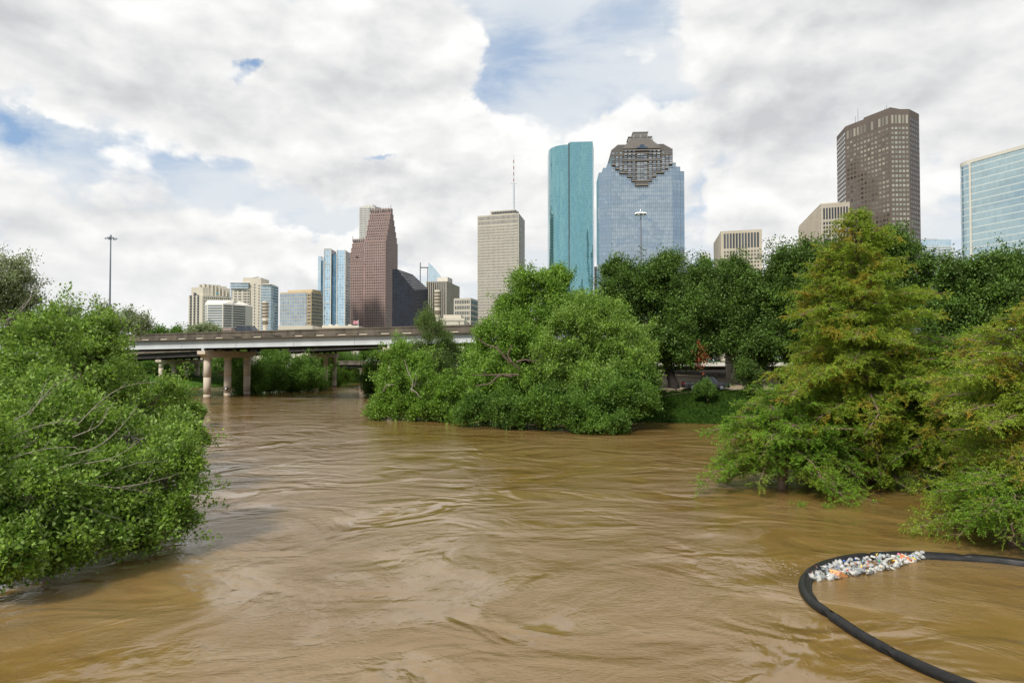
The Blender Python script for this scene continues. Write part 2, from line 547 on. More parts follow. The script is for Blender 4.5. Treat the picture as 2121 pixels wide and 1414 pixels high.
ground = np_mesh('ground', V, Q, gm, smooth=True)
tag(ground, kind='structure')

# ------------------------------------------------------------------ water
wm, t, b = new_mat('muddy_flood_water')
tcn = t.new('ShaderNodeTexCoord')
pos = tcn.outputs['Object']
px_, py_, pz_ = t.sep(pos)
# slow large swirls bend the ripple field
wv = t.new('ShaderNodeTexNoise'); wv.inputs['Scale'].default_value = 0.065; wv.inputs['Detail'].default_value = 2.5
t.put(wv.inputs['Vector'], pos)
warpv = t.vmath('SCALE', t.vmath('SUBTRACT', wv.outputs['Color'], (0.5, 0.5, 0.5)), s=7.0)
pw_ = t.vmath('ADD', pos, warpv)
rip_a = t.noise(t.mapping(pw_, rot=(0, 0, R(14)), scale=(0.75, 1.1, 1)), 0.6, 4, 0.5, 0.6)
rip_b = t.noise(t.mapping(pw_, rot=(0, 0, R(-24)), scale=(0.9, 1.15, 1)), 2.0, 6, 0.62, 0.4)
rip_c = t.noise(t.mapping(pw_, rot=(0, 0, R(5)), scale=(0.7, 1.2, 1)), 7.5, 4, 0.65, 0.5)
swell = t.noise(t.mapping(pw_, scale=(0.8, 1, 1)), 0.2, 2, 0.5, 1.6)
calm = t.noise(pos, 0.075, 6, 0.68, 1.4)
calm2 = t.noise(t.vmath('ADD', pw_, (31, 17, 0)), 0.16, 5, 0.65, 0.8)
cm = t.remap(calm, 0.46, 0.60, 0.10, 1.0)
cf = t.remap(calm2, 0.42, 0.56, 0.1, 1.0)
h1 = t.math('MULTIPLY', t.math('MULTIPLY', rip_a, 0.042), t.remap(calm2, 0.35, 0.6, 0.35, 1.0))
h2 = t.math('MULTIPLY', t.math('MULTIPLY', rip_b, 0.060), cm)
h3 = t.math('MULTIPLY', t.math('MULTIPLY', rip_c, 0.028), cf)
h4 = t.math('MULTIPLY', swell, 0.34)
hh = t.math('ADD', t.math('ADD', h1, h2), t.math('ADD', h3, h4))
bn = t.new('ShaderNodeBump'); bn.inputs['Strength'].default_value = 1.0; bn.inputs['Distance'].default_value = 1.0
t.put(bn.inputs['Height'], hh)
t.l.new(bn.outputs[0], b.inputs['Normal'])
silt = t.noise(t.mapping(pw_, scale=(0.5, 1, 1)), 0.12, 5, 0.6, 0.6)
t.put(b.inputs['Base Color'], t.mix(t.remap(silt, 0.35, 0.65), (0.178, 0.105, 0.029), (0.220, 0.142, 0.055)))
b.inputs['Roughness'].default_value = 0.07
b.inputs['IOR'].default_value = 1.75
b.inputs['Specular IOR Level'].default_value = 0.6
wx = np.array([-140, 90]); 
mb = MB(); mb.poly([(-160, -90, 0), (120, -90, 0), (120, 420, 0), (-160, 420, 0)])
water = mb.build('water', wm)
tag(water, kind='structure')

# ------------------------------------------------------------------ buildings
def edge(px, ytop, H):
    """plan position of a vertical edge whose top (height H) is seen at px, ytop"""
    p = AT(px, ytop, H)
    return Vector((p.x, p.y))

def rot90(v):
    return Vector((-v.y, v.x))

def ccw(pts):
    a = sum(pts[i].x * pts[(i + 1) % len(pts)].y - pts[(i + 1) % len(pts)].x * pts[i].y for i in range(len(pts)))
    return pts if a > 0 else pts[::-1]

def windows(root, faces, pm, keep=100, name='window'):
    """faces: list of (A, B, z0, z1, cols, rows, wfrac, hfrac, u0, u1) ; nearest hundred become their own parts, the rest one part"""
    allq = []
    for (A, B, z0, z1, nc, nr, wf, hf, m0, m1) in faces:
        e = (B - A); L = e.length; e = e / L
        nrm = Vector((e.y, -e.x))
        mid = (A + B) / 2
        if nrm.dot(-mid) < 0: nrm = -nrm
        uu0, uu1 = m0, L - m1
        cw = (uu1 - uu0) / nc; rh = (z1 - z0) / nr
        for i in range(nc):
            for j in range(nr):
                u = uu0 + (i + 0.5) * cw; z = z0 + (j + 0.5) * rh
                c = A + e * u + nrm * 0.14
                allq.append((c, e, nrm, z, cw * wf / 2, rh * hf / 2))
    allq.sort(key=lambda q: -(q[4] * q[5]) / (q[0].length_squared + q[3] ** 2) * (1.0 if q[3] > 30 else 0.3))
    def quad(mb, c, e, nrm, z, hw, hh_, o):
        # pane with a shallow frame return so that it has thickness
        a = [(c - e * hw), (c + e * hw)]
        f0 = [Vector((a[0].x, a[0].y, z - hh_)), Vector((a[1].x, a[1].y, z - hh_)), Vector((a[1].x, a[1].y, z + hh_)), Vector((a[0].x, a[0].y, z + hh_))]
        bk = Vector((nrm.x, nrm.y, 0)) * 0.16
        f0 = [p - o for p in f0]
        g = [p - bk for p in f0]
        mb.poly(f0)
        for k in range(4):
            mb.poly([f0[k], g[k], g[(k + 1) % 4], f0[(k + 1) % 4]])
    cache = {}
    for q in allq[:keep]:
        key = (round(q[1].x, 4), round(q[1].y, 4), round(q[4], 3), round(q[5], 3))
        o = Vector((q[0].x, q[0].y, q[3]))
        if key not in cache:
            mb = MB(); quad(mb, *q, o); cache[key] = mb.data(name, pm)
        ob = bpy.data.objects.new(name, cache[key])
        COL.objects.link(ob); ob.parent = root
        ob.location = o - root.location
    rest = allq[keep:]
    if rest:
        mb = MB()
        for q in rest: quad(mb, *q, root.location)
        ob = mb.build('window_rows', pm, root)
        ob['kind'] = 'stuff'

def building(name, label, cat, H, edges, wall, group=None, z1=None, depth=None, roof=None, partname='wall'):
    """edges: [(px, ytop)] of the visible corners from left to right.  Returns root, footprint corners as seen, full polygon"""
    E = [edge(px, yt, H) for px, yt in edges]
    if len(E) == 3:
        back = [E[0] + E[2] - E[1]]
    elif len(E) == 2:
        e = E[1] - E[0]
        n = rot90(e).normalized()
        if n.dot(E[0]) < 0: n = -n
        dd = depth or e.length
        back = [E[1] + n * dd, E[0] + n * dd]
    else:
        back = [E[-1] + (E[0] - E[1]) * 1.0, E[0] + (E[-1] - E[-2]) * 1.0]
        back = [Vector((E[-1].x * 1.06 + 0, E[-1].y * 1.08)), Vector((E[0].x * 1.06, E[0].y * 1.08))] if depth is None else \
               [E[-1] + E[-1].normalized() * depth, E[0] + E[0].normalized() * depth]
    poly = ccw(E + back)
    c = sum(poly, Vector((0, 0))) / len(poly)
    root = thing(name, label, cat, (c.x, c.y, 0), group=group)
    mb = MB(); mb.prism([(p.x - c.x, p.y - c.y) for p in poly], 0, z1 or H)
    mb.build(partname, wall, root)
    return root, E, poly

def inset(poly, k):
    c = sum(poly, Vector((0, 0))) / len(poly)
    return [c + (p - c) * k for p in poly]

def block(root, poly, z0, z1, m, name):
    mb = MB()
    o = root.location
    mb.prism([(p.x - o.x, p.y - o.y) for p in ccw(list(poly))], z0, z1)
    return mb.build(name, m, root)

def rect_on(A, B, u0, u1, d0, d1):
    """rectangle from u0..u1 along A->B (metres) and from d0..d1 away from the camera"""
    e = (B - A).normalized()
    n = rot90(e)
    if n.dot(A + B) < 0: n = -n
    return [A + e * u0 + n * d0, A + e * u1 + n * d0, A + e * u1 + n * d1, A + e * u0 + n * d1]

wall = lambda n, c, var=0.06, r=0.75: mat(n, c, r, 0, var, 0.08)
T = {}
T['cream'] = wall('cream_concrete', (0.58, 0.53, 0.435))
T['beige'] = wall('beige_precast', (0.47, 0.43, 0.355))
T['white'] = wall('white_precast', (0.66, 0.62, 0.55))
T['tan'] = wall('tan_precast', (0.47, 0.41, 0.32))
T['tan2'] = wall('buff_precast', (0.42, 0.37, 0.30))
T['gold'] = wall('gold_tan_cladding', (0.52, 0.41, 0.25))
T['pink'] = wall('red_granite', (0.33, 0.222, 0.195))
T['brown'] = wall('brown_granite', (0.135, 0.105, 0.088))
T['granite'] = wall('grey_brown_granite', (0.115, 0.106, 0.098))
T['granite_l'] = wall('pale_granite', (0.28, 0.27, 0.25))
T['navy'] = glass_wall('navy_glass', (0.007, 0.010, 0.018), 3.0, 4.0, (0.004, 0.005, 0.008), 0.1, 0.14, 0.12, 0.004, 0.0, 0.5, wave=0.03)
T['slate'] = mat('slate_roof_metal', (0.12, 0.125, 0.135), 0.35, 0.5, 0.1, 0.2)
T['grid'] = wall('white_grid_wall', (0.55, 0.54, 0.50))
T['conc'] = wall('ribbed_concrete', (0.36, 0.33, 0.27))
T['dkpane'] = pane_mat('dark_pane', (0.03, 0.035, 0.04), (0.09, 0.095, 0.10))
T['grypane'] = pane_mat('grey_pane', (0.11, 0.11, 0.11), (0.24, 0.24, 0.235), 0.25)
T['pinkpane'] = pane_mat('grey_brown_pane', (0.03, 0.03, 0.03), (0.10, 0.095, 0.09), 0.25)
T['blkpane'] = pane_mat('black_pane', (0.012, 0.014, 0.018), (0.035, 0.038, 0.045))
T['brnpane'] = pane_mat('mirror_brown_pane', (0.14, 0.13, 0.11), (0.42, 0.38, 0.30), 0.08, 0.75)
T['litpane'] = pane_mat('lit_mirror_pane', (0.35, 0.32, 0.24), (0.62, 0.57, 0.43), 0.08, 0.8)
T['bluepane'] = pane_mat('blue_pane', (0.09, 0.14, 0.18), (0.2, 0.27, 0.32), 0.1, 0.4)
T['teal'] = glass_wall('teal_mirror_glass', (0.23, 0.44, 0.47), 1.55, 3.95, (0.12, 0.29, 0.32), 0.12, 0.10, 0.05, 0.008, 0.93, 0.08, wave=0.5, wuv=(3.2, 0.4))
T['heritage'] = glass_wall('silver_blue_glass', (0.37, 0.445, 0.505), 1.9, 3.8, (0.16, 0.21, 0.26), 0.12, 0.10, 0.05, 0.007, 0.92, 0.07, wave=0.34, wuv=(0.8, 1.8))
T['glassR'] = glass_wall('pale_aqua_glass', (0.42, 0.545, 0.575), 1.2, 2.9, (0.36, 0.44, 0.46), 0.09, 0.13, 0.05, 0.004, 0.9, 0.05, wave=0.2, wuv=(1.0, 1.4), hline=(0.62, 0.66, 0.64))
T['glassT'] = glass_wall('blue_tower_glass', (0.50, 0.66, 0.74), 3.2, 4.2, (0.62, 0.70, 0.74), 0.12, 0.12, 0.05, 0.012, 0.88, 0.15)
T['glassB'] = glass_wall('deep_blue_glass', (0.16, 0.28, 0.36), 2.4, 4.0, (0.10, 0.18, 0.24), 0.1, 0.16, 0.06, 0.01, 0.85, 0.2)
T['glassS'] = glass_wall('sail_glass', (0.62, 0.74, 0.78), 4.0, 4.2, (0.5, 0.6, 0.64), 0.08, 0.1, 0.05, 0.01, 0.85, 0.06)
T['glassG'] = glass_wall('bronze_blue_glass', (0.42, 0.49, 0.54), 3.2, 3.9, (0.50, 0.42, 0.28), 0.12, 0.12, 0.05, 0.012, 0.85, 0.12)
T['banded'] = glass_wall('banded_glass', (0.30, 0.40, 0.46), 3.0, 3.6, (0.2, 0.27, 0.3), 0.08, 0.34, 0.06, 0.01, 0.8, 0.15, hline=(0.5, 0.52, 0.5))

def sub(E, i, j): return E[i], E[j]

# --- red granite tower with three stepped gables
H = 238.0
A = edge(697, 430 + 0.0, H)  # placeholder, replaced below
cornB = edge(798.5, 493, 0.0 + 198.0)
Dc = cornB.y
# broad face direction and narrow face direction fixed from the measured roof lines
uB = Vector((-0.972, 0.235)).normalized()
vB = Vector((0.33, 0.944)).normalized()
def along(C, dvec, px):
    """walk from C along dvec to the vertical through px"""
    k = (px - 1060.5) / F
    # C.x + s*dx = k*(C.y + s*dy)
    s = (k * C.y - C.x) / (dvec.x - k * dvec.y)
    return s
s3 = along(cornB, uB, 697); s2 = along(cornB, uB, 717.5); s1 = along(cornB, uB, 753.5)
vW = along(cornB, vB, 823)
root = thing('skyscraper', 'reddish granite skyscraper with three stepped gables and small square windows', 'skyscraper', (cornB.x, cornB.y, 0))
def zpix(pt, py):
    """height of the picture row py above plan point pt"""
    d = ray(1060.5, py)
    # solve along the depth of pt
    return CAMH + (d.z / d.y) * pt.y
def pbox(mb, u0, u1, v0, v1, z0, z1):
    c = [uB * u0 + vB * v0, uB * u1 + vB * v0, uB * u1 + vB * v1, uB * u0 + vB * v1]
    mb.prism([(p.x, p.y) for p in ccw(c)], z0, z1)
slabs = [(0, s1, 497, 431), (s1, s2, 549, 494), (s2, s3, 634, 583)]
for (u0, u1, ysh, ytp) in slabs:
    C = cornB + uB * u0
    zs = zpix(C, ysh); zt = zpix(cornB + uB * u0 + vB * vW * 0.4, ytp)
    mb = MB(); pbox(mb, u0 + 0.003 * u0, u1, 0, vW, 0, zs)
    n = 6
    for k in range(1, n + 1):
        dv = vW * 0.43 * k / n
        pbox(mb, u0 + 0.02, u1 - 0.02, dv, vW - dv, zs + (zt - zs) * (k - 1) / n - 0.01, zs + (zt - zs) * k / n)
    mb.build('stepped_slab', T['pink'], root)
    # spires along the ridge
    mb = MB()
    dv = vW * 0.43
    for k in range(9):
        u = u0 + (u1 - u0) * k / 8
        c = uB * u + vB * (dv - 0.5)
        mb.tube([(c.x, c.y, zt - 4), (c.x, c.y, zt + (6 if k in (0, 8) else 2.5))], [0.8, 0.25], 4)
    mb.build('parapet_spires', T['granite_l'], root)
fs = []
rowh = 5.65 * Dc / F * 1.0
C0 = cornB
def face_rows(u0, u1, v, z0, z1, nc):
    a = cornB + uB * u1 + vB * v; b_ = cornB + uB * u0 + vB * v
    return (a, b_, z0, z1, nc, max(1, round((z1 - z0) / rowh)), 0.58, 0.55, 0.8, 0.8)
ncs = [11, 9, 5]
for (u0, u1, ysh, ytp), nc in zip(slabs, ncs):
    zs = zpix(cornB + uB * u0, ysh); zt = zpix(cornB + uB * u0 + vB * vW * 0.4, ytp)
    fs.append(face_rows(u0, u1, 0, 30, zs - 1, nc))
    for k in range(1, 7):
        dv = vW * 0.43 * k / 6
        za = zs + (zt - zs) * (k - 1) / 6; zb = zs + (zt - zs) * k / 6
        a = cornB + uB * u1 + vB * dv; b_ = cornB + uB * u0 + vB * dv
        fs.append((a, b_, za, zb, nc, 2 if k < 6 else 1, 0.6, 0.6, 0.8, 0.8))
zs = zpix(cornB, 497); zt = zpix(cornB + vB * vW * 0.4, 431)
fs.append((cornB, cornB + vB * vW, 30, zs - 1, 13, round((zs - 31) / rowh), 0.5, 0.6, 1, 1))
for k in range(1, 7):
    dv = vW * 0.43 * k / 6
    fs.append((cornB + vB * dv, cornB + vB * (vW - dv), zs + (zt - zs) * (k - 1) / 6, zs + (zt - zs) * k / 6, max(2, 13 - 2 * k), 2, 0.5, 0.6, 0.5, 0.5))
windows(root, fs, T['pinkpane'])

# --- white grid tower behind it
root, E, poly = building('skyscraper', 'pale gridded tower rising just behind the red granite gables', 'skyscraper', 300, [(744, 428), (776, 427.2), (790, 431)], T['grid'])
windows(root, [(E[0], E[1], 40, 297, 11, 73, 0.5, 0.5, 1, 1)], T['dkpane'], keep=60)
block(root, inset(poly, 0.5), 300, 304, T['grid'], 'penthouse')

# --- beige tower with antenna
H = 210
root, E, poly = building('skyscraper', 'tall beige slab tower of tight window rows with an antenna mast on its roof', 'skyscraper', H, [(989, 447.5), (1074.5, 441.5), (1087, 457)], T['beige'])
W_ = (E[1] - E[0]).length
S_ = (E[2] - E[1]).length
fs = [(E[0], E[1], 20, 195, 32, 43, 0.5, 0.6, 1.0, 1.0), (E[0], E[1], 196, 209, 32, 2, 0.55, 0.72, 1.0, 1.0),
      (E[1], E[2], 20, 208, 18, 46, 0.45, 0.6, 1, 1)]
windows(root, fs, T['grypane'])
ph = rect_on(E[0], E[1], W_ * 0.27, W_ * 0.87, 7, 26)
block(root, ph, H, H + 7.2, T['beige'], 'penthouse')
mb = MB()
e = (E[1] - E[0]).normalized(); n = Vector((e.y, -e.x)); n = n if n.dot(E[0]) < 0 else -n
for k in range(9):
    c = ph[0] + (ph[1] - ph[0]) * ((k + 0.6) / 9.3) - Vector(root.location.xy)
    d = c + e * 3.6
    mb.prism([(p.x, p.y) for p in ccw([c + n * .2, d + n * .2, d - n * .3, c - n * .3])], H + 2.5, H + 5.6)
mb.build('penthouse_window', T['dkpane'], root)
zb = P(1064, 440, E[1].y + 25); zt = P(1064, 322, E[1].y + 25)
mb = MB(); o = root.location
mb.tube([(zb.x - o.x, zb.y - o.y, H), (zb.x - o.x, zb.y - o.y, zb.z + (zt.z - zb.z) * 0.5)], [1.6, 1.2], 8)
mb.tube([(zb.x - o.x, zb.y - o.y, zb.z + (zt.z - zb.z) * 0.5), (zb.x - o.x, zb.y - o.y, zt.z)], [0.75, 0.3], 6)
mb.tube([(zb.x - o.x - 4, zb.y - o.y, zb.z + (zt.z - zb.z) * 0.505), (zb.x - o.x + 4, zb.y - o.y, zb.z + (zt.z - zb.z) * 0.505)], 0.4, 5)
mb.build('antenna_mast', mat('mast_paint', (0.55, 0.58, 0.62), 0.5), root)
mb = MB()
for k in range(4):
    za = zb.z + (zt.z - zb.z) * (0.54 + 0.11 * k)
    mb.tube([(zb.x - o.x, zb.y - o.y, za), (zb.x - o.x, zb.y - o.y, za + 4)], 0.8, 6)
mb.build('mast_red_band', mat('red_paint', (0.32, 0.15, 0.13), 0.5), root)

# --- teal tower: curved left half, flat right half, split by a dark slot
H = 300
L0 = edge(1137, 304, H); L1 = edge(1178.5, 295, H); L2 = edge(1228.5, 293, H)
c = (L0 + L2) / 2 + Vector((0, 22))
root = thing('skyscraper', 'tall teal mirror glass tower with a rounded left flank', 'skyscraper', (c.x, c.y, 0))
D0 = L1.y
pts = []
xa, xb = GX(1137, D0 + 26), GX(1178.5, D0)
rx, ry = (xb - xa), 30
for k in range(15):
    a = math.pi - (math.pi / 2) * k / 14
    pts.append(Vector((xb + rx * math.cos(a), D0 + ry - ry * math.sin(a))))
front = pts[-1]
mb = MB()
mb.prism([(p.x - c.x, p.y - c.y) for p in pts + [Vector((xb, D0 + 55)), Vector((xa, D0 + 55))]], 0, H - 3)
mb.build('rounded_facade', T['teal'], root, smooth=False)
xr = GX(1228.5, D0 - 3)
mb = MB()
flat = [Vector((xb + 1.2, D0 - 1.5)), Vector((xr, D0 - 4)), Vector((GX(1231.5, D0 + 30), D0 + 30)), Vector((xb + 1.2, D0 + 45))]
mb.prism([(p.x - c.x, p.y - c.y) for p in flat], 0, H)
mb.build('flat_facade', T['teal'], root)
mb = MB(); mb.box(xb - c.x - 0.3, xb - c.x + 1.1, D0 - c.y - 1.2, D0 - c.y + 6, 0, H - 1)
mb.build('dark_slot', mat('dark_mullion', (0.06, 0.075, 0.08), 0.4), root)
mb = MB()
for k, px in enumerate((1166, 1184, 1192, 1200, 1211)):
    x = GX(px, D0 + 20) - c.x
    mb.tube([(x, D0 + 20 - c.y, H - 4), (x, D0 + 20 - c.y, H + (4 if k % 2 else 2.5))], 0.3, 4)
mb.tube([(GX(1166, D0 + 20) - c.x, D0 + 20 - c.y, H + 1.0), (GX(1215, D0 + 20) - c.x, D0 + 20 - c.y, H + 2.2)], 0.25, 4)
mb.build('roof_rigging', M['galv'], root)

# --- silver-blue tower with stepped granite crown
Dh = 650.0
mpp = Dh / F
root = thing('skyscraper', 'silver blue glass tower crowned by a stepped grey granite pyramid', 'skyscraper', (GX(1331, Dh), Dh, 0), R(-3.5))
hx = 63 * mpp          # half width of the front
sx = 88 * mpp          # half width over the side wings
zz = lambda y: CAMH + (742 - y) * mpp
mb = MB()
mb.prism([(-hx, 0), (hx, 0), (hx, 42), (-hx, 42)], 0, zz(313))
mb.build('front_facade', T['heritage'], root)
for s in (-1, 1):
    mb = MB()
    # three stepped wings, each one further back and lower
    for (x0, x1, dep, yt) in ((63, 71, .9, 335), (71, 80, 1.9, 343), (80, 88.5, 3.0, 352)):
        a, b_ = x0 * mpp, x1 * mpp
        y0 = dep - .8; y1 = dep
        base = [(a, y0), (b_, y1), (b_, 40), (a, 40)]
        if s < 0: base = [(-p[0], p[1]) for p in base][::-1]
        mb.prism(base, 0, zz(yt))
    mb.build('side_facade', T['heritage'], root)
# granite crown
cr = lambda c_: (c_ / 8.84) * mpp
zy = lambda cy: zz(240 + cy / 8.84)
mb = MB()
vlow = [(557, 888, 3.0), (484, 965, 3.0), (412, 1042, 3.0), (268, 1110, 3.0), (190, 1190, 3.0), (122, 1270, 3.0)]
prev = 640
yprev = 700
for (hw, cy, d) in vlow:
    mb.box(-cr(hw), cr(hw), -2.2, 1, zy(cy), zy(yprev))
    yprev = cy
mb.box(-cr(557), cr(557), -2.2, 42, zy(700), zy(597))
n = 6
for k in range(n):                       # shoulders step in
    hw = 557 - (k + 1) * 21
    mb.box(-cr(hw), cr(hw), -2.2 + 1.6 * (k + 1), 42 - 1.6 * (k + 1), zy(597 - 24.5 * k), zy(597 - 24.5 * (k + 1)))
mb.build('granite_crown', T['granite'], root)
mb = MB()                                # central stepped pyramid in front
for k in range(9):
    hw = 345 - k * 22
    mb.box(-cr(hw), cr(hw), -3.4 + 1.5 * k, 34 - 1.5 * k, zy(590 - 30 * k), zy(590 - 30 * (k + 1)))
mb.build('stepped_pyramid', mat('brown_grey_granite', (0.172, 0.155, 0.14), 0.7, 0, 0.08, 0.1), root)
mb = MB()
mb.box(-cr(215), cr(215), 10.5, 26, zy(390), zy(285))
mb.box(-cr(225), cr(225), 9.8, 26.7, zy(297), zy(282))
mb.box(-cr(135), cr(135), 8.6, 24, zy(330), zy(220))
mb.box(-cr(145), cr(145), 7.9, 24.7, zy(226), zy(208))
mb.build('roof_pavilion', T['granite_l'], root)
mb = MB()
for (u0, u1) in ((-118, -15), (15, 118)):
    mb.box(cr(u0), cr(u1), 8.3, 8.7, zy(312), zy(258))
mb.build('pavilion_opening', mat('recess', (0.16, 0.155, 0.15), 0.8), root)
# bands and glazing bays on the crown
mb = MB()
for (hw, cy, h_) in ((557, 690, 14), (345, 610, 20), (345, 668, 16), (345, 800, 18), (557, 716, 10)):
    mb.box(-cr(hw), cr(hw), -3.6 if hw == 345 else -2.9, -2.2, zy(cy + h_), zy(cy))
for i, (hw, cy, d) in enumerate(vlow):
    mb.box(-cr(hw), cr(hw), -2.7, -2.2, zy(cy), zy(cy - 22))
mb.build('granite_band', mat('band_granite', (0.215, 0.185, 0.155), 0.7), root)
gl = pane_mat('crown_pane', (0.16, 0.18, 0.2), (0.42, 0.46, 0.5), 0.1, 0.6)
cells = []
for side in (-1, 1):
    for (c0, wd, ytop_, ybot) in ((150, 50, 680, 795), (225, 50, 680, 795), (300, 50, 680, 795), (150, 50, 825, 1180), (225, 50, 825, 1100), (300, 50, 825, 1030),
                                  (385, 50, 730, 1030), (455, 50, 730, 955), (525, 50, 730, 880), (150, 40, 625, 660), (225, 40, 625, 660), (300, 40, 625, 660),
                                  (385, 40, 655, 688), (455, 40, 655, 688), (525, 40, 655, 688)):
        y = ytop_
        while y + 30 <= ybot + 1:
            cells.append((side * c0, wd, y, y + 26)); y += 38
y = 690
while y < 1150:
    if not (795 < y + 13 < 830):
        for k in range(3):
            cells.append((-62 + 62 * k, 56, y, y + 26))
    y += 38
for (c0, wd, y0, y1) in cells:
    m1 = MB(); hw_ = cr(wd) / 2
    m1.box(-hw_, hw_, -0.1, 0.1, 0, zy(y0) - zy(y1))
    o_ = m1.build('window', gl, root); o_.location = (cr(c0), -2.75 if y0 > 700 or abs(c0) > 350 else -3.65, zy(y1))
    if y1 <= 660 and abs(c0) < 350: o_.location.y = -3.55
mb = MB(); mb.box(-cr(40), cr(40), -3.9, -3.3, zy(560), zy(520)); mb.box(-cr(95), cr(95), -3.8, -3.3, zy(590), zy(562))
mb.build('entrance_bay', mat('blue_dark_bay', (0.05, 0.08, 0.13), 0.2), root)
mb = MB(); mb.tube([(cr(255), 20, zy(440)), (cr(255), 20, zy(265))], 0.25, 4); mb.build('antenna_mast', M['galv'], root)

# --- tan tower with tall top windows
H = 120
root, E, poly = building('office_tower', 'tan concrete office block with a row of tall dark windows along its top', 'office tower', H, [(1478, 504), (1493, 479), (1578, 474.5)], T['tan'])
zt1 = H - 2
fs = [(E[1], E[2], H - 15.5, H - 2.5, 12, 1, 0.66, 1.0, 2.0, 2.0), (E[1], E[2], 20, H - 17, 12, 26, 0.5, 0.55, 2.0, 2.0)]
windows(root, fs, T['dkpane'], keep=100)

# --- buff tower left of the brown one
H = 132
root, E, poly = building('office_tower', 'buff concrete office block with black square windows beside the brown granite tower', 'office tower', H, [(1655, 468), (1699.5, 423), (1760, 418)], T['tan2'])
fs = [(E[1], E[2], H - 13, H - 3, 9, 1, 0.6, 0.9, 1.5, 1), (E[1], E[2], 20, H - 14, 9, 29, 0.6, 0.62, 1.5, 1)]
windows(root, fs, T['blkpane'], keep=50)
e = E[1] - E[0]
mb = MB(); o = root.location
L = e.length; e = e / L; n = Vector((e.y, -e.x)); n = n if n.dot(E[0]) < 0 else -n
for k in range(28):
    c = E[0] + e * (L * (k + 0.5) / 28) - Vector((o.x, o.y))
    mb.prism([(p.x, p.y) for p in ccw([c - e * .35, c + e * .35, c + e * .35 + n * .8, c - e * .35 + n * .8])], 10, H - 1.5)
mb.build('wall_rib', T['tan2'], root)
windows(root, [(E[0], E[1], 20, H - 3, 28, 31, 0.55, 0.6, 0.3, 0.3)], pane_mat('slit_pane', (0.06, 0.06, 0.055), (0.12, 0.11, 0.1), 0.3), keep=30)
block(root, inset(poly, 0.6), H, H + 4.5, T['cream'], 'penthouse')

# --- brown granite tower, faceted
H = 215
root, E, poly = building('skyscraper', 'tall faceted brown granite tower with square mirror windows', 'skyscraper', H, [(1733, 283.5), (1751, 262), (1842.5, 226.5), (1883, 226), (1903.5, 236.5)], T['brown'], depth=45)
nr = 50
fs1 = [(E[0], E[1], 10, H - 4, 7, nr, 0.55, 0.55, 0.5, 0.5)]
fs2 = [(E[1], E[2], 10, H - 14, 12, nr - 2, 0.62, 0.5, 0.8, 0.8), (E[1], E[2], H - 13, H - 4, 12, 1, 0.62, 0.8, 0.8, 0.8)]
fs3 = [(E[2], E[3], 10, H - 14, 5, nr - 2, 0.66, 0.52, 0.6, 0.6), (E[2], E[3], H - 13, H - 4, 5, 1, 0.6, 0.8, 0.6, 0.6)]
fs4 = [(E[3], E[4], 10, H - 6, 5, nr - 1, 0.55, 0.55, 0.5, 0.5)]
windows(root, fs3, T['litpane'], keep=60)  # pane colour set per facet, with how brightly each reflects painted in
windows(root, fs2, T['brnpane'], keep=20)
windows(root, fs1, pane_mat('pale_mirror_pane', (0.45, 0.45, 0.43), (0.62, 0.62, 0.6), 0.08, 0.8), keep=10)
windows(root, fs4, T['dkpane'], keep=10)
e = (E[2] - E[1])
block(root, rect_on(E[1], E[2], e.length * 0.38, e.length * 0.97, 2.5, 16), H, H + 2.4, T['brown'], 'penthouse')
mb = MB(); o = root.location
for (f_, h_) in ((0.33, 13), (0.27, 7), (0.97, 6), (0.93, 4)):
    c = E[1] + e * f_ + Vector((2, 6)) - Vector((o.x, o.y))
    mb.tube([(c.x, c.y, H), (c.x, c.y, H + h_)], 0.2, 4)
mb.build('roof_antenna', M['galv'], root)

# --- white ribbed building between brown tower and glass tower
H = 180
root, E, poly = building('office_block', 'low white glazed office block with projecting floor slabs right of the brown tower', 'office block', H, [(1900, 496), (1970, 496)], T['glassS'], depth=30)
mb = MB(); o = root.location
e = (E[1] - E[0]).normalized(); n = Vector((e.y, -e.x)); n = n if n.dot(E[0]) < 0 else -n
for k in range(14):
    z = H - 14.5 - k * 3.9
    a = E[0] - e * 0 + n * 2 - Vector((o.x, o.y)); b_ = E[1] + e * (2.2) + n * 2 - Vector((o.x, o.y))
    mb.prism([(p.x, p.y) for p in ccw([a, b_, b_ - n * 8, a - n * 8])], z, z + 0.9)
mb.prism([(p.x - o.x, p.y - o.y) for p in ccw(rect_on(E[0], E[1], 0, (E[1] - E[0]).length + .5, -1, 20))], H - 11.2, H - 10.2)
mb.build('floor_slab', T['white'], root)
block(root, rect_on(E[0], E[1], 0, (E[1] - E[0]).length * 0.66, 4, 16), H, H + 1.6, T['tan2'], 'penthouse')

# --- pale glass tower at the right edge
H = 92
L0 = edge(1976, 347, H); L2 = edge(2180, 290, H)
c = (L0 + L2) / 2
root = thing('skyscraper', 'pale aqua glass tower with a rounded corner cut by the right edge of the photo', 'skyscraper', (c.x, c.y, 0))
eR = (L2 - L0).normalized(); nR = rot90(eR); nR = nR if nR.dot(L0) > 0 else -nR
r_ = 8.0
pts = []
A0 = L0 + eR * 1.6
for k in range(9):
    a = math.pi / 2 * k / 8
    # quarter turn from the left flank to the front face
    pts.append(A0 + eR * (r_ * (1 - math.cos(a)) - r_ * 0.35) + nR * (r_ * (1 - math.sin(a))))
LR = (L2 - L0).length
pts.append(L0 + eR * LR)
pts.append(L0 + eR * LR + nR * 28)
pts.append(A0 - eR * (r_ * 0.35) + nR * 28)
mb = MB(); mb.prism([(p.x - c.x, p.y - c.y) for p in ccw(pts)], 0, H)
mb.build('glass_facade', T['glassR'], root)
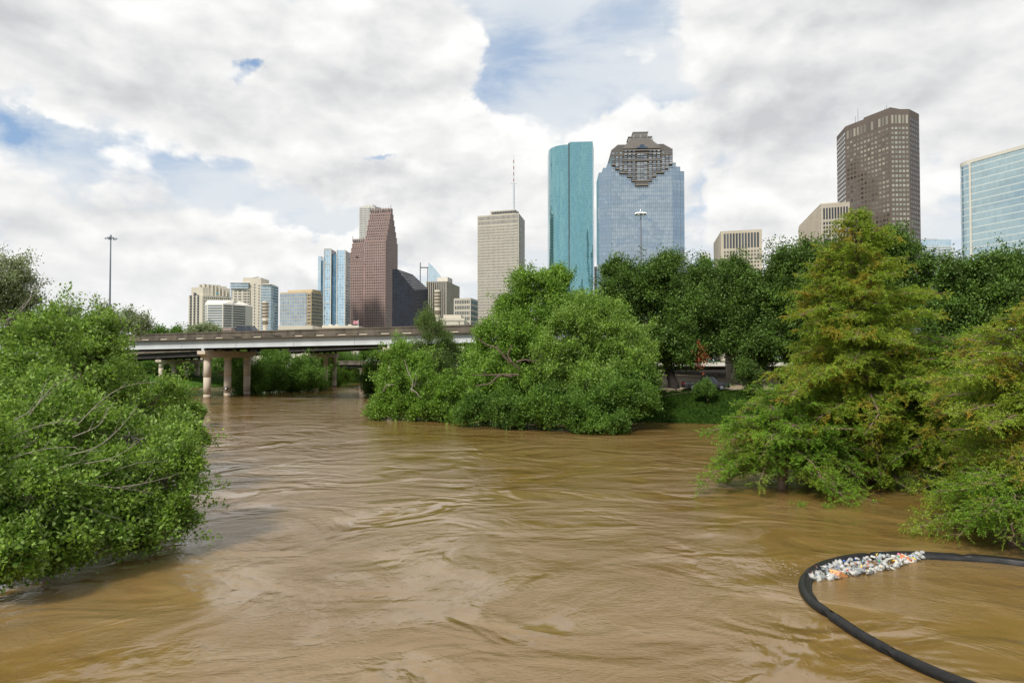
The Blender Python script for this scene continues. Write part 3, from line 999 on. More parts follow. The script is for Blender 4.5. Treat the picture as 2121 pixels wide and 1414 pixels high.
mb = MB(); mb.prism([(p.x - c.x, p.y - c.y) for p in ccw([c + (q - c) * 1.004 for q in pts])], H - 0.4, H + 1.4)
mb.build('roof_rim', T['white'], root)
mb = MB()
a = A0 + eR * (r_ * 0.66) - nR * 0.25 - c
mb.prism([(p.x, p.y) for p in ccw([a, a + eR * .8, a + eR * .8 + nR * .9, a + nR * .9])], 0, H)
mb.build('vertical_fin', T['white'], root)

# --- small ones near the centre
root, E, poly = building('office_block', 'narrow dark grey office block squeezed between the teal and silver glass towers', 'office block', 120, [(1231, 552), (1238, 552), (1246, 558)], mat('dark_grey_wall', (0.10, 0.095, 0.09), 0.7))
windows(root, [(E[1], E[2], 10, 118, 3, 24, 0.6, 0.45, 0.5, 0.5), (E[0], E[1], 10, 118, 2, 24, 0.6, 0.45, 0.5, 0.5)], T['blkpane'], keep=20)
root, E, poly = building('office_block', 'low pale green glass block between the silver tower and the tan tower', 'office block', 95, [(1437, 540), (1478, 538)], T['glassS'], depth=25)
block(root, rect_on(E[0], E[1], (E[1] - E[0]).length * .3, (E[1] - E[0]).length * .78, 4, 14), 95, 102, T['grid'], 'penthouse')

# --- glass sail and concrete block left of the beige tower
H = 130
root = thing('office_tower', 'pale glass tower with a curved sail shaped roof screen behind the concrete block', 'office tower', (GX(890, 900), 900, 0))
mm = 900 / F
g0 = GX(890, 900)
X_ = lambda px: GX(px, 900) - g0
Zp = lambda y: CAMH + (742 - y) * mm
mb = MB(); mb.box(X_(868), X_(915), 0, 30, 0, Zp(582)); mb.build('glass_facade', T['glassT'], root)
prof = [(887, 542), (890, 546), (897, 552), (903, 559), (909, 567), (914, 574), (918, 582)]
mb = MB()
base = [(X_(887), Zp(600)), (X_(918), Zp(600))] + [(X_(a), Zp(b_)) for a, b_ in prof[::-1]]
mb.poly([(p[0], -1.5, p[1]) for p in base], [(p[0], p[1]) for p in base])
mb.poly([(p[0], 1.5, p[1]) for p in base[::-1]], [(p[0], p[1]) for p in base[::-1]])
for i in range(len(base)):
    a, b_ = base[i], base[(i + 1) % len(base)]
    mb.poly([(a[0], -1.5, a[1]), (a[0], 1.5, a[1]), (b_[0], 1.5, b_[1]), (b_[0], -1.5, b_[1])])
mb.build('roof_sail', T['glassS'], root)
mb = MB(); mb.box(X_(869), X_(870.6), 0, 2, Zp(590), Zp(543)); mb.box(X_(870.6), X_(887), 0.2, 1.6, Zp(554.5), Zp(552.5))
mb.box(X_(884.5), X_(885.6), 0, 2, Zp(590), Zp(552)); mb.build('roof_frame', T['slate'], root)

H = 100
root, E, poly = building('office_tower', 'ribbed brown grey concrete office block left of the beige slab tower', 'office tower', H, [(882.5, 583), (925, 582), (952, 594)], T['conc'])
windows(root, [(E[0], E[1], 10, H - 1, 10, 1, 0.45, 1.0, 1, 1)], T['blkpane'])
block(root, rect_on(E[0], E[1], (E[1] - E[0]).length * .45, (E[1] - E[0]).length * .98, 6, 26), H, H + 5.5, T['white'], 'penthouse')

root, E, poly = building('office_block', 'small pale office block with dark window rows tucked left of the beige slab tower', 'office block', 70, [(940, 618), (975, 617), (990, 622)], T['beige'])
windows(root, [(E[0], E[1], 6, 69, 9, 11, 0.62, 0.6, 1, 1), (E[1], E[2], 6, 69, 5, 11, 0.75, 0.6, 1, 1)], T['dkpane'], keep=60)

# --- dark building with sloping roof
Dn = 760.0; mn = Dn / F
g0 = GX(850, Dn)
X_ = lambda px: GX(px, Dn) - g0
Zp = lambda y, d=Dn: CAMH + (742 - y) * d / F
root = thing('office_tower', 'near black glass office block with a sloping metal roof right of the red granite tower', 'office tower', (g0, Dn, 0))
xa, xm, xb = X_(812), X_(858.5), X_(883)
ztop, zm = Zp(557.5), Zp(601)
zlow = Zp(604)
f0 = [(xa, 0, 0), (xm, -6, 0), (xm, -6, zm), (X_(823), -1, ztop), (xa, 0, ztop)]
mb = MB()
mb.poly(f0, [(p[0], p[2]) for p in f0])
mb.poly([(xm, -6, 0), (xb, 14, 0), (xb, 14, Zp(598, Dn + 14)), (xm, -6, zm)], [(0, 0), (30, 0), (30, zm), (0, zm)])
mb.poly([(xa, 40, 0), (xa, 0, 0), (xa, 0, ztop), (xa, 40, ztop)])
mb.poly([(xb, 14, 0), (xa, 40, 0), (xa, 40, ztop), (xb, 14, Zp(598, Dn + 14))])
mb.build('glass_facade', T['navy'], root)
mb = MB()
mb.poly([(xm, -6, zm), (xb, 14, Zp(598, Dn + 14)), (X_(848), 22, Zp(568, Dn + 22)), (X_(823), -1, ztop + .2)])
mb.poly([(X_(823), -1, ztop + .2), (X_(848), 22, Zp(568, Dn + 22)), (xa, 40, ztop), (xa, 0, ztop)])
mb.build('sloping_roof', T['slate'], root)
mb = MB()
for k in range(8):
    f_ = (k + 0.5) / 8
    a = Vector((xm, -6, zm)).lerp(Vector((X_(823), -1, ztop)), f_); b_ = Vector((xb, 14, Zp(598, Dn + 14))).lerp(Vector((X_(848), 22, Zp(568, Dn + 22))), f_)
    mb.tube([a + Vector((0, 0, .3)), b_ + Vector((0, 0, .3))], 0.25, 4)
mb.build('roof_rib', M['dark_steel'], root)

# --- blue glass tower with three fins
Dg = 1000.0
g0 = GX(683, Dg); X_ = lambda px: GX(px, Dg) - g0
Zp = lambda y: CAMH + (742 - y) * Dg / F
root = thing('office_tower', 'slender blue white glass tower of upright slabs left of the red granite tower', 'office tower', (g0, Dg, 0))
def glb(nm, x0, x1, y0, y1, top, m):
    mb = MB(); mb.prism([(X_(x0), y0), (X_(x1), y0), (X_(x1), y1), (X_(x0), y1)], 0, Zp(top)); return mb.build(nm, m, root)
glb('glass_slab', 651.5, 658, 14, 40, 527, T['glassS'])
glb('glass_slab', 658, 663, 16, 38, 536, T['glassB'])
glb('glass_slab', 670, 684.5, 0, 30, 514.5, T['glassT'])
glb('glass_slab', 684.5, 697, 3, 30, 525, T['glassB'])
glb('glass_slab', 697, 714, 0, 30, 517.5, T['glassT'])
mb = MB()
for px in (670, 684.5, 697, 714):
    mb.box(X_(px) - .5, X_(px) + .5, -1.0, 0.2, 0, Zp(516))
for y in (515, 518.5, 528, 546, 575, 600, 628):
    mb.box(X_(670), X_(684.5), -0.6, -0.05, Zp(y), Zp(y) + .9)
mb.build('white_frame', T['white'], root)

# --- tan and glass block
H = 80
root, E, poly = building('office_block', 'squat tan and blue glass office block left of the slender glass tower', 'office block', H, [(580, 606), (645, 603.5), (668, 607.5)], T['gold'])
e01 = (E[1] - E[0]); L = e01.length
mb = MB(); o = root.location; e = e01 / L; n = Vector((e.y, -e.x)); n = n if n.dot(E[0]) < 0 else -n
def panel(u0, u1, z0, z1, off):
    a = E[0] + e * u0 + n * off - Vector((o.x, o.y)); b_ = E[0] + e * u1 + n * off - Vector((o.x, o.y))
    mb.poly([(a.x, a.y, z0), (b_.x, b_.y, z0), (b_.x, b_.y, z1), (a.x, a.y, z1)], [(u0, z0), (u1, z0), (u1, z1), (u0, z1)])
panel(0.5, L * 0.86, 2, H - 1, 0.4)
mb.build('glass_curtain', T['glassG'], root)
windows(root, [(E[1], E[2], 3, H - 1, 8, 20, 0.7, 0.7, 0.5, 0.5)], T['bluepane'], keep=60)
windows(root, [(E[0] + e * L * 0.87, E[1], 3, H - 2, 2, 20, 0.7, 0.7, 0.2, 0.5)], T['dkpane'], keep=10)
block(root, rect_on(E[0], E[1], L * .2, L * .98, 3, 18), H, H + 2.5, T['gold'], 'penthouse')

# --- cream apartment tower with stepped curved crown
H = 100
Da = edge(386.5, 598, H).y
g0 = GX(425, Da); X_ = lambda px: GX(px, Da) - g0
Zp = lambda y: CAMH + (742 - y) * Da / F
root = thing('apartment_tower', 'cream apartment tower with a stepped crown and dark balcony shafts', 'apartment tower', (g0, Da, 0))
mb = MB()
mb.prism([(X_(386.5), 4), (X_(418), 0), (X_(465), 22), (X_(435), 30)], 0, Zp(611))
mb.prism([(X_(390.5), 6), (X_(417), 2.5), (X_(461), 22), (X_(435), 28)], Zp(611) - .1, Zp(594))
mb.prism([(X_(405), 8), (X_(421), 5.5), (X_(455), 20), (X_(435), 26)], Zp(594) - .1, Zp(590))
mb.prism([(X_(412), 9), (X_(424), 8), (X_(445), 16), (X_(433), 24)], Zp(590) - .1, Zp(587.5))
mb.build('wall', T['cream'], root)
mb = MB()
for k, (px, yt) in enumerate([(408, 588), (417, 586.5), (424, 587.5), (431, 588), (437, 590), (443, 593), (449, 597), (455, 602)]):
    x = X_(px); y0 = 4 + max(0, k - 1) * 2.2
    mb.box(x, x + 1.6, y0, y0 + 5, Zp(611), Zp(yt))
mb.build('crown_pier', T['cream'], root)
for (px, wd, yt) in ((389.5, 4.6, 611), (398.2, 4.2, 605.5), (406.3, 4.4, 610.5)):
    mb = MB(); f_ = (px - 386.5) / 31.5; y0 = 4 - 4 * f_
    z = 6
    mb.box(X_(px), X_(px + wd), y0 - 0.7, y0 + 1, 4, Zp(yt))
    ob = mb.build('balcony_shaft', T['dkpane'], root)
    mb = MB()
    while z < Zp(yt) - 3:
        mb.box(X_(px) - .2, X_(px) + 1.6, y0 - 1.6, y0 + .5, z, z + 1.0); z += 3.6
    mb.build('balcony', T['cream'], ob)
A_ = Vector((root.location.x + X_(418), root.location.y)); B_ = Vector((root.location.x + X_(465), root.location.y + 22))
windows(root, [(A_, B_, 8, Zp(613), 14, 20, 0.42, 0.5, 1, 1)], T['dkpane'], keep=60)
mb = MB(); mb.box(X_(441), X_(446), 6.5, 8, Zp(607.5), Zp(605)); mb.build('teal_sign', mat('teal_panel', (0.05, 0.35, 0.38), 0.4), root)

# --- white bevelled block
H = 62
Da = edge(418, 620, H).y
g0 = GX(455, Da); X_ = lambda px: GX(px, Da) - g0
Zp = lambda y: CAMH + (742 - y) * Da / F
root = thing('office_block', 'white office block with sloping roof edge in front of the cream apartment tower', 'office block', (g0, Da, 0))
mb = MB()
front = [(X_(417), 6), (X_(428), 0), (X_(462), -1), (X_(475), 6), (X_(493), 18), (X_(493), 34), (X_(417), 34)]
mb.prism(front, 0, Zp(629))
top = [(X_(418), 10), (X_(422), 8), (X_(470), 8), (X_(475), 10), (X_(476), 18), (X_(476), 30), (X_(418), 30)]
n_ = len(front)
for i in range(n_):
    j = (i + 1) % n_
    mb.poly([(*front[i], Zp(629)), (*front[j], Zp(629)), (*top[j], Zp(620)), (*top[i], Zp(620))])
mb.poly([(*p, Zp(620)) for p in top])
mb.build('wall', T['white'], root)
lab = [(0, 1), (1, 2), (2, 3), (3, 4)]
for (i, j) in lab:
    a, b_ = Vector(front[i]), Vector(front[j]); e = (b_ - a); L = e.length; e /= L; n = Vector((e.y, -e.x))
    mb = MB()
    for k in range(11):
        z = Zp(632) - k * (5.1 * Da / F)
        q = [a + e * .8 + n * .12, b_ - e * .8 + n * .12, b_ - e * .8 - n * .2, a + e * .8 - n * .2]
        mb.prism([(p.x, p.y) for p in ccw(q)], z - 1.15, z)
    mb.build('window_strip', T['bluepane'] if i < 2 else T['dkpane'], root)

# --- beige and blue hotel towers
H = 112
Da = edge(500, 573.5, H).y
g0 = GX(518, Da); X_ = lambda px: GX(px, Da) - g0
Zp = lambda y: CAMH + (742 - y) * Da / F
root = thing('apartment_tower', 'beige high rise with blue glass flanks and a plain raised core', 'apartment tower', (g0, Da, 0))
mb = MB()
mb.box(X_(478), X_(516), 0, 24, 0, Zp(598)); mb.box(X_(501), X_(538.5), 1.5, 30, 0, Zp(574.5))
mb.build('wall', T['cream'], root)
mb = MB(); mb.prism([(X_(476.5), -1), (X_(495), -2.2), (X_(514), -1), (X_(514), 20), (X_(476.5), 20)], Zp(598), Zp(586)); mb.prism([(X_(476.3), .6), (X_(479.4), -.3), (X_(479.4), 20), (X_(476.3), 20)], 0, Zp(598))
mb.build('glass_crown', T['banded'], root)
mb = MB(); mb.prism([(X_(538.5), 1), (X_(558.5), 3), (X_(560), 28), (X_(538.5), 28)], 0, Zp(589)); mb.build('glass_flank', T['banded'], root)
mb = MB(); mb.box(X_(476), X_(514.5), -2.6, 19, Zp(586) , Zp(585)); mb.box(X_(484), X_(500), 3, 14, Zp(585), Zp(583.5)); mb.box(X_(538), X_(559), 0.4, 26, Zp(589), Zp(588)); mb.box(X_(538), X_(557), 3, 22, Zp(588), Zp(586.8))
mb.build('roof_edge', T['white'], root)
mb = MB(); mb.tube([(X_(517), 8, Zp(573.5)), (X_(529), 8, Zp(571.8))], 0.5, 4); mb.tube([(X_(519), 8, Zp(575)), (X_(519), 8, Zp(572.5))], 0.4, 4); mb.build('roof_crane', M['galv'], root)
o2 = Vector((root.location.x, root.location.y))
fc = lambda x0, x1, yy: (o2 + Vector((X_(x0), yy)), o2 + Vector((X_(x1), yy)))
fs = []
for (x0, x1, yt, yy) in ((484, 489.5, 600, 0), (492.5, 499, 600, 0), (505, 516.2, 600, 0), (524, 527.2, 586, 1.5), (533, 536, 588, 1.5), (502.5, 505.5, 600, 0)):
    a, b_ = fc(x0, x1, yy - 0.01)
    fs.append((a, b_, 6, Zp(yt), 1 if x1 - x0 < 4 else 2, 26, 0.72, 0.5, 0, 0))
windows(root, fs, T['dkpane'], keep=100)

# --- low cream theatre buildings just behind the bridge
def lowbox(name, label, cat, px0, px1, yt, D, dep, m, z0=0):
    x0, x1 = GX(px0, D), GX(px1, D)
    root = thing(name, label, cat, ((x0 + x1) / 2, D, 0))
    mb = MB(); hw = (x1 - x0) / 2; zt = CAMH + (742 - yt) * D / F
    mb.prism([(-hw, 0), (hw, 0), (hw, dep), (-hw, dep)], z0, zt)
    mb.build('wall', m, root)
    mb = MB()
    mb.box(-hw - .2, hw + .2, -.25, .02, zt - .9, zt + .25)
    mb.build('coping', m, root)
    return root, hw, zt
root, hw, zt = lowbox('low_building', 'long low cream building seen over the bridge parapet behind the dark car', 'low building', 475, 690, 684.5, 300, 40, T['cream'])
mb = MB(); mb.box(hw - 24, hw - 9, -0.4, 30, zt - 2, zt + 2.2); mb.build('roof_block', T['cream'], root)
root, hw, zt = lowbox('low_building', 'flat roofed cream building below the red granite tower with a flagpole beside it', 'low building', 668, 742, 675, 310, 40, T['cream'])
mb = MB()
for x in (-5, 1, 5.5): mb.box(x, x + .7, -.45, -.2, zt - 2.6, zt - 2.0)
mb.build('vent', M['dark_steel'], root)
mb = MB()
for x in (-7, -4, 2): mb.box(x, x + 1.4, 6, 8, zt, zt + 1)
mb.build('roof_unit', T['white'], root)
root, hw, zt = lowbox('low_building', 'low dusty pink building behind the trees on the bridge skyline', 'low building', 440, 478, 680, 290, 30, mat('dusty_pink_wall', (0.33, 0.24, 0.22), 0.8))
root, hw, zt = lowbox('low_building', 'stepped cream stone hall in front of the ribbed concrete block', 'low building', 912, 961, 660, 300, 30, T['cream'])
mb = MB(); mb.box(-hw * .8, hw * .72, 2, 24, zt, zt + 1.9); mb.build('upper_storey', T['cream'], root)
mb = MB()
for k in (-1, 1): mb.tube([(k * 3.0, -.4, zt - 2.2), (k * 3.0, -.4, zt - .9)], .12, 4)
mb.build('wall_lamp', M['dark_steel'], root)
root, hw, zt = lowbox('low_building', 'cream building with small dark windows seen beneath the bridge deck', 'low building', 738, 860, 726, 330, 30, T['cream'])
o2 = Vector((root.location.x, root.location.y))
windows(root, [(o2 + Vector((-hw, 0)), o2 + Vector((hw, 0)), zt - 3.6, zt - 1.6, 26, 1, 0.5, 1, .5, .5)], T['dkpane'], keep=26)
root, hw, zt = lowbox('low_building', 'red roofed low building glimpsed beneath the bridge deck', 'low building', 655, 716, 728, 350, 30, mat('brick_red', (0.3, 0.07, 0.05), 0.8))

# flag on its pole
p = P(742, 690, 300); q = P(742, 662, 300)
fr = thing('flagpole', 'thin flagpole flying a small pink red flag below the red granite tower', 'flagpole', (p.x, p.y, 0))
mb = MB(); mb.tube([(0, 0, 0), (0, 0, q.z)], 0.09, 6); mb.build('pole', M['white'], fr)
mb = MB()
for k in range(4):
    x0, x1 = -k * .55, -(k + 1) * .55
    mb.poly([(x0, .1 * math.sin(k * 1.5), q.z - 1.9), (x1, .1 * math.sin(k * 1.5 + 1.5), q.z - 2.05), (x1, .1 * math.sin(k * 1.5 + 1.5), q.z - .55), (x0, .1 * math.sin(k * 1.5), q.z - .4)])
mb.build('flag', mat('red_white_cloth', (0.62, 0.28, 0.32), 0.8, 0, 0.5, 2.0), fr)

# banded park pillars
def pillar(px, yt, D, label, w_px):
    g = P(px, yt, D)
    rt = thing('banded_pillar', label, 'pillar', (g.x, g.y, 0), group='banded park pillars')
    s = w_px * D / F / 2
    H_ = g.z
    light = T['cream']; dk = mat('dark_band', (0.16, 0.13, 0.09), 0.7)
    mb = MB()
    mb.lathe([(s * .55, 0), (s * .62, H_ - s * 9), (s * .9, H_ - s * 7.5), (s * .95, H_ - s * 5), (s, H_ - s * .4), (s * .9, H_), (0, H_)], 14)
    mb.build('shaft', light, rt)
    for k in range(5):
        z = H_ - s * (0.8 + 1.05 * k)
        mb = MB(); mb.lathe([(0, z - s * .3), (s * 1.12, z - s * .3), (s * 1.12, z + s * .22), (0, z + s * .22)], 14)
        mb.build('ring', dk, rt)
    for z in (H_ - s * 7.0, H_ - s * 10.5, H_ - s * 14):
        mb = MB(); mb.lathe([(0, z - s * .7), (s * (.98 if z > H_ - s * 8 else .68), z - s * .7), (s * (.98 if z > H_ - s * 8 else .68), z + s * .5), (0, z + s * .5)], 14)
        mb.build('dark_band', dk, rt)
pillar(549.5, 624, 330, 'banded cream and brown pillar in front of the beige high rise', 12.5)
pillar(906.5, 601, 330, 'banded cream and brown pillar in front of the ribbed concrete block', 13)
pillar(734, 727, 310, 'grey and cream banded pillar glimpsed beneath the bridge deck', 5)

# high-mast lights
def mast(px, yt, D, ring_px, nl, label, lamp_m):
    g = P(px, yt, D)
    rt = thing('high_mast_light', label, 'light mast', (g.x, g.y, 0), group='high mast road lights')
    mb = MB(); mb.tube([(0, 0, 0), (0, 0, g.z)], [0.42, 0.16], 10); mb.build('pole', M['galv'], rt)
    r0 = ring_px * D / F / 2
    mb = MB()
    mb.tube([(r0 * .55 * math.cos(a), r0 * .55 * math.sin(a), g.z - .5) for a in [2 * math.pi * k / 16 for k in range(17)]], .07, 5)
    mb.lathe([(0, g.z - .9), (.35, g.z - .9), (.35, g.z - .1), (.12, g.z + .5), (0, g.z + .5)], 8)
    mb.build('lamp_ring', M['galv'], rt)
    for k in range(nl):
        a = 2 * math.pi * (k + .3) / nl
        mb = MB(); c = Vector((math.cos(a), math.sin(a), 0))
        mb.tube([Vector((0, 0, g.z - .5)), c * (r0 * .6) + Vector((0, 0, g.z - .5))], .05, 4)
        Mx = Matrix.Translation(c * (r0 * .8) + Vector((0, 0, g.z - .75))) @ Matrix.Rotation(a, 4, 'Z')
        mb.lathe([(0, .3), (.16, .28), (.3, .12), (.42, -.12), (.36, -.15), (0, -.1)], 8, Mx)
        mb.build('lamp_head', lamp_m, rt)
mast(229.5, 489, 205, 24, 6, 'grey high mast road light standing alone on the left skyline', M['galv'])
mast(1327, 437, 170, 25, 12, 'road light with a ring of white lamps before the silver blue tower', M['white'])
# ------------------------------------------------------------------ bridges
def deck_bridge(label, A, B, zA, zB, width, par_h, gird_h, bents, ngird=6, slots=True, pale=True, name='road_bridge'):
    """A, B: plan ends of the near edge (left to right). z = height of the parapet top."""
    A = Vector(A); B = Vector(B)
    e = (B - A); L = e.length; e = e / L
    n = Vector((-e.y, e.x))
    if n.y < 0: n = -n
    root = thing(name, label, 'bridge', (A.x, A.y, 0))
    zt = lambda s: zA + (zB - zA) * s / L
    def pt(s, d, z): q = e * s + n * d; return (q.x, q.y, zt(s) + z)
    def beam(mb, d0, d1, z0, z1, s0=0, s1=L, N=1):
        for k in range(N):
            a = s0 + (s1 - s0) * k / N; b_ = s0 + (s1 - s0) * (k + 1) / N
            c = [pt(a, d0, z0), pt(b_, d0, z0), pt(b_, d1, z0), pt(a, d1, z0), pt(a, d0, z1), pt(b_, d0, z1), pt(b_, d1, z1), pt(a, d1, z1)]
            for q in ((0, 3, 2, 1), (4, 5, 6, 7), (0, 1, 5, 4), (1, 2, 6, 5), (2, 3, 7, 6), (3, 0, 4, 7)):
                mb.poly([c[i] for i in q])
    mb = MB()
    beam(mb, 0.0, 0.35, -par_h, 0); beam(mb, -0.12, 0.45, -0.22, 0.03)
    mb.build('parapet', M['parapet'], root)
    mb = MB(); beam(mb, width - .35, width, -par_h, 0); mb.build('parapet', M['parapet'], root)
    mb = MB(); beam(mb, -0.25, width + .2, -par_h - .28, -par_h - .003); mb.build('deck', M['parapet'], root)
    mb = MB(); beam(mb, 0.36, width - .36, -par_h, -par_h + .32); mb.build('roadway', M['asphalt'], root)
    gt = -par_h - .285
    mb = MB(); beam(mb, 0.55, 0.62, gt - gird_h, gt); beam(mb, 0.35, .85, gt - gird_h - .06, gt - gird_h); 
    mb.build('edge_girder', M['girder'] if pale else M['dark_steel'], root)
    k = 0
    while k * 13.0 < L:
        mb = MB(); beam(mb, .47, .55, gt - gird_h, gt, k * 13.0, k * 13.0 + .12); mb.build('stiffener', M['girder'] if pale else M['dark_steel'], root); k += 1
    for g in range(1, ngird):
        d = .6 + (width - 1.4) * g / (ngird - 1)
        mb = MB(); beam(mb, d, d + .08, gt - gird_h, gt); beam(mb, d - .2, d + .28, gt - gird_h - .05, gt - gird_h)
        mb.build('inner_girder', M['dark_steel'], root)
    if slots:
        s = 3.0
        while s < L - 4:
            mb = MB(); beam(mb, -.29, -.1, -par_h - .14, -par_h + .06, s, s + 1.6); mb.build('drain_slot', M['concrete'] if random.random() < .8 else M['dark_steel'], root)
            mb = MB(); beam(mb, -.285, -.1, -par_h + .062, -par_h + .16, s - .6, s + 1.3); mb.build('drain_slot', M['black'], root)
            s += random.choice((4.6, 5.0, 4.4))
    for (s, ds, capz, cap_h, over, cr_, gz, seg) in bents:
        d0, d1 = ds[0] - over, ds[-1] + over
        def cpt(ss, d, z):
            q = e * ss + n * d
            return (q.x, q.y, z)
        mb = MB(); hwid = .95
        prof = [(d0, capz), (d1, capz), (d1, capz - cap_h * .5), (d1 - over * .75, capz - cap_h), (d0 + over * .75, capz - cap_h), (d0, capz - cap_h * .5)]
        f0 = [cpt(s - hwid, d, z) for d, z in prof]; f1 = [cpt(s + hwid, d, z) for d, z in prof]
        mb.poly(f0); mb.poly(f1[::-1])
        for i in range(len(prof)):
            j = (i + 1) % len(prof)
            mb.poly([f0[i], f1[i], f1[j], f0[j]])
        cap = mb.build('pier_cap', M['concrete'], root)
        for d in ds:
            mb = MB(); q = e * s + n * d
            prof = [(cr_, gz), (cr_, capz - cap_h + .05)]
            zz_ = gz + seg
            full = [(cr_, gz)]
            while zz_ < capz - cap_h:
                full += [(cr_, zz_ - .04), (cr_ - .03, zz_ - .03), (cr_ - .03, zz_ + .03), (cr_, zz_ + .04)]; zz_ += seg
            full.append((cr_, capz - cap_h + .05))
            mb.lathe(full, 16, Matrix.Translation((q.x, q.y, 0)))
            mb.build('column', M['concrete'], cap, smooth=True)
        for g in range(ngird):
            d = .6 + (width - 1.4) * g / (ngird - 1)
            mb = MB(); zz_ = zt(s) + gt - gird_h - .06
            c0 = e * s + n * d
            mb.prism([(c0.x - .25, c0.y - .25), (c0.x + .25, c0.y - .25), (c0.x + .25, c0.y + .25), (c0.x - .25, c0.y + .25)], capz - .01, zz_)
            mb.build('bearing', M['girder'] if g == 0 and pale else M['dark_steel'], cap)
    return root

# main bridge: near edge runs from upper left to beyond the oaks on the right
eM = Vector((51.3, -15.6)).normalized()
pA = Vector((-24.6, 124.0))
def on_main(X): return pA + eM * ((X - pA.x) / eM.x)
A = on_main(-104); B = on_main(75)
zt_of = lambda X: 12.95 + (X + 75.9) * (13.75 - 12.95) / 51.3 * 0.85
nM = Vector((-eM.y, eM.x)); nM = nM if nM.y > 0 else -nM
def s_of(X): return (on_main(X) - A).length * (1 if X > -104 else -1)
bents = []
for X in (-98, -61.6, -22.5, 34, 62):
    capz = zt_of(X) - 1.15 - .285 - 1.75 - .45
    bents.append((s_of(X), [1.8, 7.7, 13.8] if X > -90 else [1.8, 7.7, 13.8], capz, 1.35, 1.8, .72, -2.6, 3.4))
deck_bridge('long highway bridge with stained parapet and pale steel edge girder on round concrete columns', A, B, zt_of(-104), zt_of(75), 18.5, 1.15, 1.62, bents)

# second carriageway behind, lower
A2 = Vector((-125, 196)); B2 = Vector((30, 158))
e2 = (B2 - A2).normalized()
z2 = lambda X: 7.75 + (X + 105) * .04 + 2.7
bents2 = []
L2_ = (B2 - A2).length
for (X, ng) in ((-98.5, 4), (-121, 3), (-54.5, 3), (-29, 3), (4, 3)):
    s = (X - A2.x) / e2.x
    cz = z2(X) - 1.0 - .285 - 1.3 - .3
    bents2.append((s, [1.6 + 4.9 * k for k in range(4)], cz - .2, 1.2, 1.2, .65, -1.5, 3.4))
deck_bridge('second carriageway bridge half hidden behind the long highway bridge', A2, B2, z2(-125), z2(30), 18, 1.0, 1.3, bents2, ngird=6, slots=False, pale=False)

# small far bridge across the river bend
A3 = Vector((GX(640, 232), 232)); B3 = Vector((GX(850, 205), 205))
e3 = (B3 - A3).normalized()
s = ((GX(746, 220)) - A3.x) / e3.x
deck_bridge('short low bridge across the river bend seen under the highway bridge', A3, B3, 7.2, 7.2, 12, 1.0, .95, [(s, [1.5, 8.0], 4.95, .8, .9, .8, -2.4, 3)], ngird=4, slots=False, pale=False)

# round white marker on the middle column
c0 = on_main(-61.6) + nM * 7.7
mk = thing('warning_marker', 'round white marker on a cable fixed across the middle bridge column', 'marker', (c0.x, c0.y - .74, 1.78 + 0.0))
mb = MB(); Mx = Matrix.Rotation(R(90), 4, 'X')
mb.lathe([(0, .14), (.3, .14), (.42, .1), (.42, -.02), (0, -.02)], 16, Mx); mb.build('backing_disc', M['black'], mk)
mb = MB(); Mr = Matrix.Rotation(R(35), 4, 'Y')
mb.box(-.16, .16, -.17, -.145, -.22, .22, M=Mr); mb.build('white_plate', M['white'], mk)
mb = MB(); mb.tube([(-1.15, .05, .05), (-.4, 0, 0)], .05, 5); mb.tube([(.4, 0, 0), (1.15, .05, .05)], .05, 5)
for x in (-1.0, -.55, .6, 1.05): mb.tube([(x, 0, -.12), (x, 0, .14)], .05, 5)
mb.build('cable', M['black'], mk)

